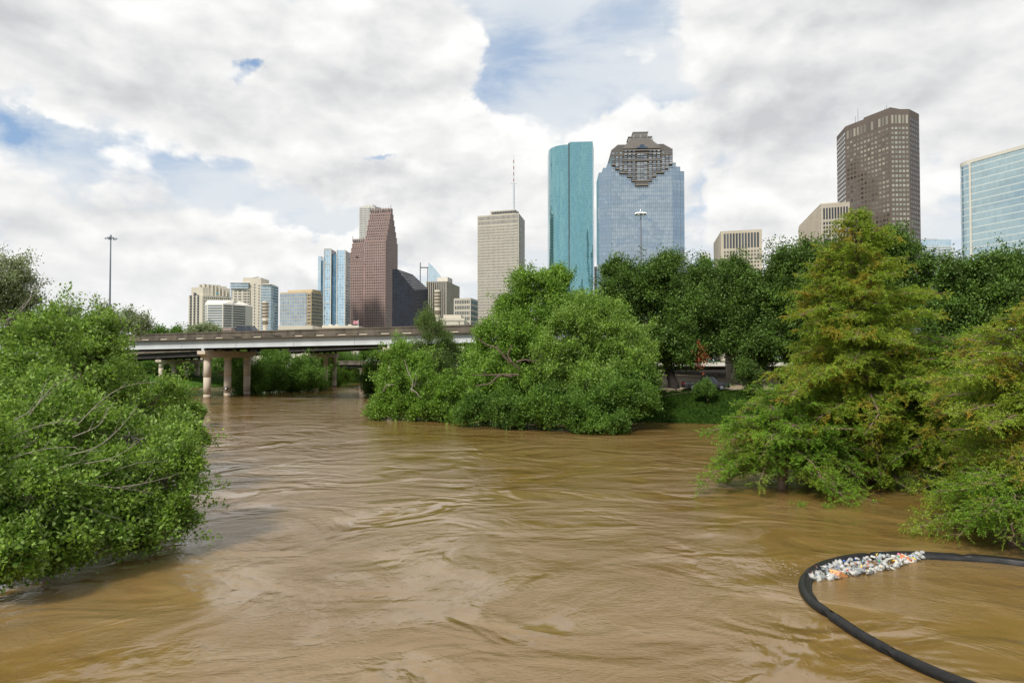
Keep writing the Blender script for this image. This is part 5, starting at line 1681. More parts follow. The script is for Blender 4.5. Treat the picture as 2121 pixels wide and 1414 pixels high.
NLEAF = 0
def tree(name, label, cat, lobes, base, leaf, bark, L=.14, W=.075, lai=1.5, seed=1, sec=11, sr=.42, per=22, cr=.30, trunk_r=.25, group=None,
         droop=0.0, floor=.05, twigs=5, z0=None, flip=.14, rust=None, shoots=5):
    global NLEAF
    rg = np.random.default_rng(seed)
    bx, by = base
    gz = min(gzz(bx, by), 3.9) if z0 is None else z0
    root = thing(name, label, cat, (bx, by, gz), group=group)
    O = np.array([bx, by, gz])
    lb = []
    for l in lobes:
        px, py, D, rx, ry = l[:5]
        c = P(px, py, D); rxm, rzm = rx * D / F, ry * D / F
        rym = l[5] if len(l) > 5 else (rxm + rzm) / 2
        lb.append((np.array(c), np.array([rxm, rym, rzm])))
    subs = []
    for (c, r) in lb:
        rm = r.mean()
        for k in range(sec):
            d = unit(rg.normal(size=3))
            if d[1] > .55 and rg.random() < .5: d[1] *= -1
            sc_ = c + d * r * rg.uniform(.5, .9)
            if sc_[2] < floor: sc_[2] = floor + .2
            subs.append((sc_, rm * sr * rg.uniform(.7, 1.3), c))
    area = sum(4 * math.pi * r_ ** 2 for _, r_, _ in subs) * .42
    ncl = int(lai * area / (per * L * W * .55))
    wts = np.array([r_ ** 2 for _, r_, _ in subs]); wts /= wts.sum()
    ch = rg.choice(len(subs), ncl, p=wts)
    SC = np.array([s[0] for s in subs])[ch]; SR = np.array([s[1] for s in subs])[ch]; PC = np.array([s[2] for s in subs])[ch]
    d = unit(rg.normal(size=(ncl, 3)) + unit(SC - PC) * .75 + np.array([0, 0, .25]))
    rad = SR * rg.uniform(.55, 1.12, ncl) ** .6
    C = SC + d * rad[:, None] * np.array([1, 1, .85])
    keep = np.ones(ncl, bool)
    for (c, r) in lb:
        q = np.linalg.norm((C - c) / r, axis=1)
        keep &= ~((q < .55) & (rg.random(ncl) < .8))
    # bare pockets where the crown opens onto its own shade
    for k in range(len(subs) // 3):
        s_, r_, c_ = subs[rg.integers(len(subs))]
        hc = np.array(s_) + unit(rg.normal(size=3)) * r_ * 1.1
        keep &= ~((np.linalg.norm(C - hc, axis=1) < r_ * .62) & (rg.random(ncl) < .9))
    keep &= C[:, 2] > floor
    C, d = C[keep], d[keep]
    # leafy shoots standing out of the crown make its outline ragged
    SH = []; SD = []
    for (s_, r_, c) in subs:
        for k in range(shoots):
            dd_ = unit(unit(np.array(s_) - c) * .6 + rg.normal(size=3) * .7 + np.array([0, 0, .45]))
            L0 = r_ * rg.choice([1.0, 1.4, 1.9, 2.6, 3.3], p=[.25, .3, .25, .13, .07])
            for q in np.linspace(.4, 1, 5):
                pt_ = s_ + dd_ * L0 * q
                if pt_[2] > floor: SH.append(pt_); SD.append(dd_)
    if SH:
        C = np.concatenate([C, np.array(SH)]); d = np.concatenate([d, np.array(SD)])
    V, Q = leaves(C, d, per, cr, L, W, rg, flip=flip, droop=droop)
    low = V.reshape(-1, 4, 3)[:, :, 2].min(1) > -.05
    V = V.reshape(-1, 4, 3)[low].reshape(-1, 3); Q = np.arange(len(V)).reshape(-1, 4)
    NLEAF += len(Q)
    np_mesh('crown', V - O, Q, leaf, root)
    # trunk, limbs, twigs
    cc = sum(c for c, _ in lb) / len(lb)
    top = cc + np.array([0, 0, .2])
    mb = MB()
    path_ = bent(O - [0, 0, .6], top, rg, .08, 6)
    mb.tube([p - Vector(O) for p in path_], [trunk_r * (1 - .6 * i / 6) * (1.25 if i == 0 else 1) for i in range(7)], 8)
    mb.build('trunk', bark, root, smooth=True)
    mb = MB()
    for (c, r) in lb:
        f = rg.uniform(.35, .9); i = int(f * 5.99); s0 = path_[i].lerp(path_[i + 1], f * 6 - i)
        pth = bent(s0, c, rg, .16, 4)
        mb.tube([p - Vector(O) for p in pth], [trunk_r * .5, trunk_r * .42, trunk_r * .36, trunk_r * .3, trunk_r * .22], 6, caps=False)
    for (s_, r_, c) in subs:
        pth = bent(c, s_, rg, .2, 3)
        mb.tube([p - Vector(O) for p in pth], [trunk_r * .22, trunk_r * .17, trunk_r * .13, trunk_r * .08], 5, caps=False)
        for k in range(twigs):
            e_ = Vector(s_) + Vector(unit(rg.normal(size=3) + unit(np.array(s_) - c) * .7)) * r_ * rg.uniform(.7, 1.15)
            if e_.z < .1: continue
            pth = bent(Vector(s_), e_, rg, .2, 2)
            mb.tube([p - Vector(O) for p in pth], [trunk_r * .07, trunk_r * .05, trunk_r * .03], 4, caps=False)
    mb.build('branches', bark, root, smooth=True)
    return root

def extra_branch(root, polys, bark, name='bare_branch', r=.035):
    rg = random.Random(4)
    for pl in polys:
        mb = MB()
        pts_ = [P(*q) - root.location for q in pl]
        sp = smooth_path(pts_, 5)
        mb.tube(sp, [r * (1 - .75 * i / (len(sp) - 1)) for i in range(len(sp))], 5, caps=False)
        for i in range(3, len(sp) - 1, 2):
            t_ = (sp[i + 1] - sp[i - 1]).normalized()
            sd_ = Vector((rg.uniform(-1, 1), rg.uniform(-.6, .6), rg.uniform(-.4, 1))).normalized()
            L_ = rg.uniform(.3, 1.1) * (1 - i / len(sp) * .5)
            e_ = (t_ + sd_ * .7).normalized()
            m_ = sp[i] + e_ * L_ * .5 + Vector((0, 0, rg.uniform(-.05, .08)))
            mb.tube([sp[i], m_, sp[i] + e_ * L_ + Vector((0, 0, rg.uniform(-.12, .15)))], [r * .45, r * .3, r * .12], 4, caps=False)
        mb.build(name, bark, root, smooth=True)

# --- left bank, nearest
G_L = 'flooded bushes and trees on the left bank'
n1 = tree('flooded_tree', 'nearest leafy green tree with bare twigs leaning over the water', 'tree',
     [(60, 1050, 25, 130, 105), (215, 1010, 28, 140, 95), (345, 1000, 29.5, 70, 95), (110, 900, 29, 150, 110), (270, 905, 32, 120, 95), (-60, 1000, 24, 140, 140), (15, 1150, 22.5, 62, 52), (370, 930, 32, 48, 55), (150, 1110, 25, 120, 34), (300, 1075, 28, 95, 45)],
     (GX(60, 27), 27), M['leaf_near'], M['grey_bark'], L=.18, W=.115, lai=1.3, seed=2, sec=24, sr=.27, per=12, cr=.16, trunk_r=.16, group=G_L, z0=-1.5, twigs=7)
extra_branch(n1, [
    [(-20, 1075, 24.2), (45, 1020, 24.4), (110, 975, 24.6), (190, 950, 25)], [(-10, 1045, 24), (80, 1040, 24.2), (170, 1050, 24.6), (260, 1080, 25.5)],
    [(135, 945, 25.5), (200, 925, 25.6), (245, 890, 26), (285, 840, 26.5)], [(20, 950, 24.4), (90, 930, 24.6), (160, 925, 25)],
    [(150, 1040, 24.8), (190, 1080, 25), (235, 1130, 25.4)], [(90, 1010, 24.4), (150, 1000, 24.8), (240, 1010, 25.5), (320, 1020, 26.5)],
    [(0, 920, 24.8), (60, 890, 25), (110, 875, 25.2), (165, 868, 25.8)], [(60, 860, 25.5), (110, 800, 26), (160, 780, 26.8)],
    [(160, 880, 26.5), (210, 830, 27), (260, 800, 28), (330, 790, 29)], [(0, 1135, 22.5), (40, 1120, 22.6), (65, 1125, 22.8)],
    [(100, 1000, 24.3), (125, 1060, 24.4), (160, 1090, 24.8)], [(200, 990, 26), (280, 960, 27), (350, 955, 28)],
    [(30, 870, 25.2), (75, 840, 25.6), (95, 790, 26.2)], [(240, 1010, 25.8), (300, 1000, 26.4), (360, 985, 27.4)],
    [(150, 905, 25.2), (205, 880, 25.6), (225, 845, 26)], [(175, 960, 25.2), (240, 945, 25.8), (300, 905, 26.6)]], M['grey_bark'], r=.021)
tree('flooded_tree', 'tall leafy tree with a dense bright crown behind the nearest one', 'tree',
     [(60, 760, 36, 130, 110), (185, 805, 39, 105, 95), (300, 850, 40, 85, 80), (150, 700, 42, 90, 55), (200, 735, 44, 55, 48), (80, 860, 33, 120, 80), (-40, 820, 34, 120, 130), (262, 810, 46, 38, 35)],
     (GX(150, 41), 41), M['leaf_near'], M['bark'], L=.21, W=.13, lai=1.3, seed=5, sec=22, sr=.27, per=14, cr=.20, trunk_r=.2, group=G_L, z0=-.5)
tree('flooded_bush', 'dark green bush between the left bank tree and the bridge end', 'bush',
     [(262, 815, 56, 24, 30), (205, 745, 62, 32, 34), (165, 700, 66, 50, 22), (310, 845, 52, 38, 36), (100, 690, 62, 70, 40)],
     (GX(240, 64), 64), M['leaf_bank'], M['bark'], L=.2, W=.12, lai=1.3, seed=8, per=16, cr=.25, group=G_L)
tree('flooded_bush', 'bright green bush reaching out over the water below the bridge columns on the left', 'bush',
     [(345, 828, 78, 40, 24), (375, 845, 80, 30, 16), (402, 856, 82, 22, 7), (320, 850, 76, 35, 26)],
     (GX(340, 82), 82), M['leaf_mid'], M['bark'], L=.2, W=.12, lai=1.6, seed=9, per=16, cr=.25, group=G_L, z0=-.5)
sv = tree('silver_leaved_tree', 'silver leaved tree rising at the far left edge above the green bushes', 'tree',
     [(10, 585, 46, 45, 48), (45, 610, 47, 26, 38), (5, 630, 46, 55, 40), (40, 650, 48, 30, 30)],
     (GX(10, 48), 48), M['leaf_silver'], M['grey_bark'], L=.17, W=.09, lai=1.0, seed=12, per=14, cr=.22, trunk_r=.16, sec=14, sr=.36)
extra_branch(sv, [[(30, 650, 44), (55, 625, 44), (80, 600, 44), (100, 580, 44)], [(0, 670, 40), (35, 650, 40), (60, 622, 40.5), (72, 585, 41)], [(0, 700, 40), (15, 672, 40), (18, 655, 40)]], M['grey_bark'], r=.03)
tree('silver_leaved_tree', 'pale silver leaved tree standing against the sky left of the bridge end', 'tree',
     [(225, 665, 110, 28, 20), (262, 672, 108, 30, 22), (288, 668, 110, 17, 15), (140, 655, 112, 14, 14)],
     (GX(250, 112), 112), M['leaf_silver'], M['grey_bark'], L=.34, W=.2, lai=1.0, seed=13, per=12, cr=.4, trunk_r=.2)
tree('street_tree', 'pale blossoming tree behind the parapet left of the dark car', 'tree',
     [(412, 690, 190, 22, 12), (402, 695, 190, 16, 12), (450, 694, 190, 20, 9)], (GX(425, 192), 192), M['leaf_silver'], M['grey_bark'], L=.5, W=.32, lai=1.2, seed=14, per=10, cr=.5)
tree('street_tree', 'low dark green tree line end behind the parapet at the left of the skyline', 'tree',
     [(325, 697, 200, 22, 8), (350, 694, 205, 24, 8), (375, 697, 205, 20, 7)], (GX(350, 207), 207), M['leaf_bank'], M['bark'], L=.5, W=.32, lai=1.3, seed=15, per=10, cr=.5)

# --- left bank beyond the bridge
G_B = 'dense trees on the far left bank seen under the bridge'
far = [
    ('dark green bank tree just right of the third bridge column', [(530, 775, 155, 30, 42), (505, 760, 160, 24, 32), (515, 800, 153, 28, 22)], 21),
    ('broad leafy bank tree in the middle of the far left bank', [(580, 770, 163, 34, 40), (560, 795, 159, 32, 24), (600, 795, 163, 26, 22), (570, 745, 168, 26, 22)], 22),
    ('rounded bank tree whose foliage touches the water before the small bridge', [(636, 775, 165, 30, 32), (618, 795, 164, 26, 18), (652, 794, 170, 24, 14), (640, 765, 172, 22, 18)], 23),
    ('yellowish bank tree in front of the left end of the small far bridge', [(688, 768, 198, 22, 30), (700, 785, 202, 22, 16), (675, 785, 196, 18, 18)], 24),
    ('small bank tree beside the pier of the small far bridge', [(722, 782, 226, 20, 18), (738, 784, 228, 12, 14), (712, 775, 226, 14, 20)], 25)]
for lab_, lb_, sd_ in far:
    c = lb_[0]
    tree('bank_tree', lab_, 'tree', lb_, (GX(c[0], c[2] + 3), c[2] + 3), M['leaf_bank'] if sd_ != 24 else M['leaf_mid'], M['bark'], L=.38, W=.24, lai=1.35, seed=sd_, per=14, cr=.42, trunk_r=.25, group=G_B, sec=12, z0=.3)
bk = [
    ('distant tree behind the second carriageway columns at the left', [(355, 755, 232, 30, 22), (330, 765, 230, 24, 16)], 31),
    ('distant tree seen between the second carriageway columns', [(405, 760, 235, 28, 24), (385, 775, 232, 22, 12)], 32),
    ('distant tree filling the gap behind the middle bridge column', [(455, 762, 230, 28, 30), (480, 770, 215, 26, 26), (445, 785, 225, 20, 14)], 33),
    ('pale distant tree above the small far bridge', [(672, 738, 262, 30, 12), (705, 737, 264, 25, 11), (700, 742, 270, 30, 10)], 34),
    ('distant tree right of the silver car on the small far bridge', [(768, 735, 258, 22, 9), (800, 742, 245, 30, 12)], 35),
    ('far tree clump behind the small far bridge', [(725, 752, 280, 40, 10), (760, 760, 275, 30, 14)], 36),
    ('far tree closing the gap at the left bridge end', [(300, 765, 225, 30, 22), (270, 750, 225, 30, 26)], 37)]
for lab_, lb_, sd_ in bk:
    c = lb_[0]
    tree('distant_tree', lab_, 'tree', lb_, (GX(c[0], c[2] + 3), c[2] + 3), M['leaf_bank'], M['bark'], L=.5, W=.34, lai=1.4, seed=sd_, per=12, cr=.5, trunk_r=.25, group='distant trees beyond the second bridge', z0=1.5)
G_R = 'trees on the right bank beyond the bridge'
tree('bank_tree', 'dark green tree overhanging the right side of the narrow river channel', 'tree',
     [(800, 765, 150, 34, 34), (775, 785, 150, 26, 30), (830, 780, 145, 35, 34), (790, 805, 148, 30, 14)], (GX(815, 150), 150), M['leaf_bank'], M['bark'], L=.34, W=.22, lai=1.4, seed=41, per=14, cr=.4, group=G_R)
tree('bank_tree', 'bushy tree behind the leaning island tree under the bridge deck', 'tree',
     [(870, 770, 130, 36, 36), (915, 765, 128, 36, 30), (960, 770, 125, 36, 40), (1000, 745, 128, 36, 46)], (GX(915, 130), 130), M['leaf_bank'], M['bark'], L=.32, W=.2, lai=1.3, seed=42, per=14, cr=.4, group=G_R)
for k, (px, D_) in enumerate(((1010, 165), (1070, 160), (1130, 168), (1200, 160), (1270, 165), (1340, 162), (1400, 168))):
    tree('background_tree', ['first', 'second', 'third', 'fourth', 'fifth', 'sixth', 'seventh'][k] + ' from the left of the trees hidden behind the bridge girder', 'tree',
         [(px, 725, D_, 40, 26), (px + 20, 750, D_, 36, 22), (px - 14, 765, D_, 34, 16)], (GX(px, D_), D_), M['leaf_bank'], M['bark'], L=.45, W=.3, lai=1.6, seed=200 + k, per=12, cr=.5, group='trees hidden behind the bridge girder', shoots=1)
# --- island of submerged trees in the centre
G_C = 'half submerged trees in midstream'
tree('willow_tree', 'thin dull green willow standing up in front of the bridge girder', 'tree',
     [(888, 675, 98, 24, 26), (905, 705, 98, 30, 24), (885, 735, 98, 34, 26), (930, 730, 99, 26, 20), (905, 765, 97, 40, 28)],
     (GX(905, 100), 100), M['leaf_dull'], M['bark'], L=.2, W=.1, lai=.95, seed=51, per=14, cr=.28, trunk_r=.16, sec=14, sr=.36)
i1 = tree('island_tree', 'bright green drooping tree at the left end of the midstream group', 'tree',
     [(845, 755, 92, 42, 48), (815, 800, 91, 40, 40), (870, 800, 90, 48, 45), (800, 845, 90, 32, 26), (865, 850, 88, 40, 26), (925, 820, 88, 40, 42), (930, 860, 86, 34, 16)],
     (GX(860, 92), 92), M['leaf_mid'], M['grey_bark'], L=.30, W=.19, lai=1.4, seed=52, per=16, cr=.30, trunk_r=.22, group=G_C, sec=18, sr=.31, z0=-1)
extra_branch(i1, [[(852, 810, 86), (855, 790, 86), (845, 770, 86.5), (838, 745, 87)], [(795, 810, 86), (800, 798, 85.5), (815, 797, 85.6)], [(850, 805, 85.6), (862, 812, 85.4), (870, 822, 85.4)], [(858, 800, 86), (862, 785, 86), (860, 770, 86)]], M['grey_bark'], r=.09)
i2 = tree('island_tree', 'tall broad crowned tree with exposed crooked limbs in the middle of the midstream group', 'tree',
     [(1110, 610, 90, 60, 46), (1060, 640, 90, 30, 42), (1160, 640, 90, 45, 38), (1040, 700, 88, 50, 46), (1015, 770, 87, 38, 36), (990, 800, 85, 45, 45), (1060, 780, 84, 60, 55), (1100, 690, 87, 60, 60), (1150, 585, 91, 30, 24), (990, 755, 92, 26, 26), (1100, 740, 90, 60, 60), (1130, 650, 90, 50, 50)],
     (GX(1070, 90), 90), M['leaf_mid'], M['bark'], L=.30, W=.19, lai=1.4, seed=53, per=16, cr=.32, trunk_r=.35, group=G_C, sec=17, sr=.31, z0=-1)
extra_branch(i2, [[(1080, 778, 81), (1072, 760, 80.5), (1050, 745, 80.5), (1030, 722, 80.5), (1005, 712, 81), (990, 700, 81)], [(1070, 750, 80.5), (1090, 745, 80.5), (1120, 752, 80.5)], [(1060, 780, 80), (1035, 778, 79.5), (1012, 795, 79.5), (985, 798, 79.5)],
                  [(1075, 776, 80), (1030, 776, 80), (980, 777, 80)], [(1060, 750, 80.3), (1052, 735, 80.3), (1060, 715, 80.3)]], M['bark'], r=.16)
tree('island_tree', 'pale green windblown tree on the right of the midstream group', 'tree',
     [(1200, 690, 84, 62, 55), (1250, 720, 84, 62, 55), (1150, 740, 82, 55, 50), (1290, 770, 82, 48, 50), (1210, 650, 86, 45, 36), (1230, 790, 80, 60, 45), (1310, 720, 85, 38, 38), (1260, 660, 87, 35, 30), (1220, 740, 86, 70, 60), (1310, 790, 84, 50, 35)],
     (GX(1220, 85), 85), M['leaf_pale'], M['grey_bark'], L=.28, W=.17, lai=1.5, seed=54, per=16, cr=.30, trunk_r=.28, group=G_C, sec=18, sr=.31, z0=-1)
tree('island_tree', 'dark green low tree dipping into the water at the right end of the midstream group', 'tree',
     [(1190, 850, 75, 60, 42), (1260, 840, 76, 55, 45), (1120, 845, 77, 55, 38), (1310, 830, 78, 42, 40), (1050, 850, 79, 55, 32), (1240, 875, 74, 70, 20), (990, 850, 81, 45, 28), (1330, 790, 80, 32, 30)],
     (GX(1190, 80), 80), M['leaf_bank'], M['bark'], L=.26, W=.17, lai=1.6, seed=55, per=16, cr=.27, trunk_r=.22, group=G_C, sec=18, sr=.31, z0=-1)

# --- live oaks on the right bank
G_O = 'live oaks along the right bank'
oak = dict(leaf=M['leaf_oak'], bark=M['dark_bark'], L=.33, W=.2, per=15, cr=.36, sec=20, sr=.33)
o1 = tree('live_oak', 'dark live oak with a thick black trunk standing left of the black pickup', 'tree',
     [(1360, 600, 96, 60, 45), (1300, 610, 97, 50, 42), (1420, 640, 95, 55, 50), (1330, 680, 95, 55, 45), (1400, 710, 93, 50, 42), (1370, 560, 98, 45, 26), (1290, 570, 99, 38, 26), (1345, 730, 92, 36, 22), (1425, 728, 91, 26, 22), (1350, 640, 99, 80, 60), (1280, 650, 98, 45, 45)],
     (GX(1398, 93), 93), lai=1.6, seed=61, trunk_r=.75, group=G_O, **oak)
tree('live_oak', 'live oak with a rounded crown below the tan office tower', 'tree',
     [(1470, 610, 98, 55, 50), (1530, 600, 100, 45, 45), (1500, 670, 97, 60, 42), (1560, 660, 98, 40, 50), (1455, 570, 101, 40, 28), (1520, 720, 95, 45, 26), (1455, 715, 95, 35, 30), (1510, 565, 101, 26, 22), (1500, 640, 101, 80, 70), (1565, 720, 99, 40, 40)],
     (GX(1560, 99), 99), lai=1.6, seed=62, trunk_r=.55, group=G_O, **oak)
tree('live_oak', 'tall live oak left of the cypress with a ragged open top', 'tree',
     [(1640, 560, 92, 50, 42), (1690, 540, 93, 48, 45), (1620, 620, 91, 42, 46), (1680, 640, 90, 60, 50), (1610, 700, 91, 45, 34), (1660, 720, 92, 50, 30), (1740, 560, 94, 45, 50), (1590, 590, 93, 24, 26), (1670, 600, 95, 70, 70)],
     (GX(1660, 95), 95), lai=1.45, seed=63, trunk_r=.6, group=G_O, **oak)
tree('live_oak', 'live oak crown showing just behind the tip of the cypress', 'tree',
     [(1830, 520, 90, 48, 38), (1880, 560, 90, 50, 45), (1790, 560, 91, 50, 45), (1930, 610, 89, 45, 40), (1830, 640, 90, 70, 50)],
     (GX(1850, 93), 93), lai=1.5, seed=64, trunk_r=.6, group=G_O, **oak)
tree('live_oak', 'live oak filling the right edge behind the second cypress', 'tree',
     [(1990, 580, 84, 45, 38), (2060, 570, 82, 50, 40), (2120, 580, 82, 45, 50), (1990, 640, 83, 50, 42), (2070, 640, 80, 60, 45), (1930, 680, 84, 50, 40), (2020, 700, 82, 60, 40), (2150, 660, 80, 50, 60)],
     (GX(2040, 86), 86), lai=1.5, seed=65, trunk_r=.6, group=G_O, **oak)
tree('live_oak', 'far live oak closing the row behind the concrete column', 'tree',
     [(1450, 700, 122, 50, 45), (1540, 690, 122, 50, 45), (1620, 690, 120, 50, 45), (1700, 700, 118, 60, 50), (1380, 690, 124, 50, 45), (1800, 690, 116, 60, 50)],
     (GX(1580, 124), 124), lai=1.6, seed=66, trunk_r=.6, group=G_O, **oak)
# dead russet leaves caught in the oak
rg_ = np.random.default_rng(5)
cs = np.array([P(1453 + rg_.normal() * 6, 735 + rg_.normal() * 15, 89.5 + rg_.normal() * .3) for _ in range(42)])
Vd, Qd = leaves(cs, np.tile([0, 0, -1.0], (42, 1)), 12, .2, .26, .15, rg_)
np_mesh('dead_leaves', Vd - np.array(o1.location), Qd, M['leaf_dead'], o1)
cs = np.array([P(1453, 705, 91) + Vector(rg_.normal(size=3)) * .1])
# understory shrubs in front of the pickup and along the bank
tree('understory_bush', 'round leafy bush in front of the middle of the black pickup', 'bush',
     [(1456, 802, 87.5, 11, 6), (1446, 807, 87.3, 6, 4), (1472, 804, 87.5, 8, 5), (1461, 794, 87.8, 6, 6), (1464, 812, 87, 12, 4)], (GX(1468, 87.6), 87.6), M['leaf_bank'], M['bark'], L=.2, W=.13, lai=1.3, seed=71, per=12, cr=.18, trunk_r=.08, shoots=1)
tree('young_tree', 'sparse young tree right of the concrete column on the grassy slope', 'tree',
     [(1555, 778, 88, 20, 22), (1560, 800, 88, 14, 14), (1545, 765, 88, 14, 12)], (GX(1556, 88.3), 88.3), M['leaf_oak'], M['bark'], L=.2, W=.13, lai=1.1, seed=72, per=12, cr=.25, trunk_r=.07)

# ivy like ground cover on the bank
gcx = rg_.uniform(14, 62, 60000); gcy = rg_.uniform(70, 98, 60000)
dd = river_dist(gcx, gcy); kk = (dd > -.15) & (dd < 6.5)
gcx, gcy = gcx[kk], gcy[kk]
cz = np.minimum(ground_z(gcx, gcy), 3.9)
Cg = np.stack([gcx, gcy, cz + .05], 1)
Vg, Qg = leaves(Cg, np.tile([0, -.4, .9], (len(Cg), 1)), 5, .07, .12, .08, rg_)
gc = np_mesh('ground_cover', Vg, Qg, leaf_mat('ivy_leaf', (0.006, 0.020, 0.002), (0.028, 0.070, 0.006), (0.03, 0.06, 0.008), trans=.1, spec=0.0, glint=.2), None)  # leaf colour lowered to carry the shade of the oaks
tag(gc, kind='stuff')
# short grass on the lawn under the bridge
gx_ = rg_.uniform(-112, -80, 16000); gy_ = rg_.uniform(176, 200, 16000); dd = river_dist(gx_, gy_); kk = dd > .2
Cg = np.stack([gx_[kk], gy_[kk], ground_z(gx_[kk], gy_[kk]) + .05], 1)
Vg, Qg = leaves(Cg, np.tile([0, 0, 1.0], (len(Cg), 1)), 2, .1, .3, .12, rg_)
gc = np_mesh('grass', Vg, Qg, leaf_mat('grass_blade', (0.07, 0.17, 0.02), (0.13, 0.26, 0.04), (0.12, 0.22, 0.04)), None)
tag(gc, kind='stuff')

# --- bald cypresses
def cypress(name, label, top, base, Rm, leaf, seed, nbr=110, dens=1.0, lean=(0, 0), group=None, profile=None, L=.20, W=.030, zmin=.1, side=None):
    """top: world point, base: (x, y); Rm: widest branch length"""
    global NLEAF
    rg = np.random.default_rng(seed)
    gz = -1.2
    root = thing(name, label, 'tree', (base[0], base[1], gz), group=group)
    O = Vector((base[0], base[1], gz))
    T0 = Vector((base[0], base[1], gz)); T1 = Vector(top)
    def axis_pt(z):
        f = (z - gz) / (T1.z - gz)
        return T0.lerp(T1, f) + Vector((.15 * math.sin(f * 7), .15 * math.cos(f * 5), 0))
    mb = MB()
    zs_ = [gz + (T1.z - gz) * k / 16 for k in range(17)]
    mb.tube([axis_pt(z) - O for z in zs_], [.34 * (1 - k / 16) ** .85 + .02 for k in range(17)], 9)
    mb.build('trunk', M['cyp_bark'], root, smooth=True)
    br = MB()
    Cs, As, Ds = [], [], []
    for i in range(nbr):
        f = (i + rg.random()) / nbr
        z = 1.2 + (T1.z - 1.2) * f
        az = i * 2.39996 + rg.normal() * .3
        prof_ = profile(f) if profile else (1 - f) ** .75
        Lb = Rm * prof_ * rg.choice([.5, .7, .85, 1.0, 1.1, 1.22]) * rg.uniform(.92, 1.08) + .25
        if side: Lb *= side(az)
        d = Vector((math.cos(az), math.sin(az), 0))
        s0 = axis_pt(z)
        rise = rg.uniform(.05, .35) + f * .35
        npt = 7
        pth = []
        for k in range(npt):
            q = k / (npt - 1)
            zz_ = z + Lb * (rise * q - (.42 + .12 * rg.random()) * q * q * (1.15 - f * .9))
            pth.append(Vector((s0.x, s0.y, 0)) + d * Lb * q + Vector((rg.normal() * .05 * Lb * q, rg.normal() * .05 * Lb * q, max(zz_, zmin - .15))))
        br.tube([p - O for p in pth], [(.05 + .012 * Lb) * (1 - .85 * k / (npt - 1)) for k in range(npt)], 5, caps=False)
        nsub = max(5, int(Lb * 4.2))
        for s_ in range(nsub):
            q = .12 + .88 * (s_ + rg.random()) / nsub
            k = min(int(q * (npt - 1)), npt - 2); p = pth[k].lerp(pth[k + 1], q * (npt - 1) - k)
            sgn = 1 if s_ % 2 else -1
            perp = Vector((-d.y, d.x, 0)) * sgn
            sl = (.42 * Lb * (1 - q) + .5) * rg.uniform(.6, 1.1)
            sd_ = (d * rg.uniform(.5, .9) + perp * rg.uniform(.5, 1.0) + Vector((0, 0, rg.uniform(-.15, .3)))).normalized()
            e_ = p + sd_ * sl + Vector((0, 0, -.16 * sl))
            mpt = p.lerp(e_, .5) + Vector((0, 0, .07 * sl))
            br.tube([p - O, mpt - O, e_ - O], [.018, .012, .005], 3, caps=False)
            nf = max(3, int(sl * 9 * dens))
            for j in range(nf):
                t_ = (j + rg.random()) / nf
                c = p.lerp(mpt, t_ * 2) if t_ < .5 else mpt.lerp(e_, t_ * 2 - 1)
                Cs.append(c); As.append(sd_)
    br.build('branches', M['cyp_bark'], root, smooth=True)
    C = np.array([tuple(c) for c in Cs]); A_ = np.array([tuple(a) for a in As])
    n = len(C)
    # each point carries a feathery spray: a short drooping twig with many narrow needles
    per = 15
    sd2 = unit(A_ * .8 + rg.normal(size=(n, 3)) * .7 + np.array([0, 0, -.25]))
    fl = rg.uniform(.28, .55, (n, 1))
    c = np.repeat(C, per, 0); s2 = np.repeat(sd2, per, 0); f2 = np.repeat(fl, per, 0)
    t_ = np.tile(np.linspace(0, 1, per), n)[:, None]
    p0 = c + s2 * f2 * t_ + np.array([0, 0, -.18]) * (t_ ** 2) * f2
    sidev = unit(np.cross(s2, np.array([0, 0, 1.0]) + rg.normal(size=s2.shape) * .35))
    sg = np.where(np.arange(len(c)) % 2 == 0, 1.0, -1.0)[:, None]
    dn = unit(s2 * .65 + sidev * sg * .8 + rg.normal(size=s2.shape) * .22 + np.array([0, 0, -.12]))
    ll = L * rg.uniform(.6, 1.2, (len(c), 1)) * (1.1 - .6 * t_)
    w_ = unit(np.cross(dn, rg.normal(size=dn.shape) * .6 + np.array([0, 0, 1.0]))) * W * .5
    V = np.stack([p0, p0 + dn * ll * .5 + w_, p0 + dn * ll, p0 + dn * ll * .5 - w_], 1)
    ok = V[:, :, 2].min(1) > 0.0
    V = V[ok].reshape(-1, 3); Q = np.arange(len(V)).reshape(-1, 4)
    NLEAF += len(Q)
    np_mesh('crown', V - np.array(O), Q, leaf, root)
    return root
tp = P(1772, 440, 45.0)
cypress('bald_cypress', 'large feathery yellow green cypress with rust tinged sprays standing in the flood on the right', tp, (GX(1808, 45), 45), 7.4, M['leaf_cyp'], 81, nbr=150, dens=1.15,
        profile=lambda f: min(1.0, (1 - f) ** .85 * 1.25) * (1 + .07 * math.sin(f * 23)), L=.19, W=.05)
tp2 = P(2140, 640, 32)
cypress('bald_cypress', 'second feathery cypress cut off by the right edge of the photo', tp2, (GX(2150, 32), 32), 5.0, M['leaf_cyp'], 82, nbr=105, dens=1.1,
        profile=lambda f: min(1.0, (1 - f) ** .5 * 1.1), L=.16, W=.042)
tp3 = P(1560, 870, 43.5)
cypress('young_cypress', 'small fresh green cypress dipping into the water at the left foot of the large one', P(1625, 805, 43.0), (GX(1612, 42.0), 42.0), 4.3, M['leaf_cyp_g'], 83, nbr=70, dens=1.1,
        profile=lambda f: min(1.0, (1 - f) ** .6 * 1.15), L=.18, W=.045)
cypress('young_cypress', 'green cypress filling the gap between the two large cypresses', P(1975, 700, 42), (GX(1975, 42), 42), 4.6, M['leaf_cyp_g'], 84, nbr=100, dens=1.0,
        profile=lambda f: min(1.0, (1 - f) ** .5 * 1.1), L=.17, W=.042)
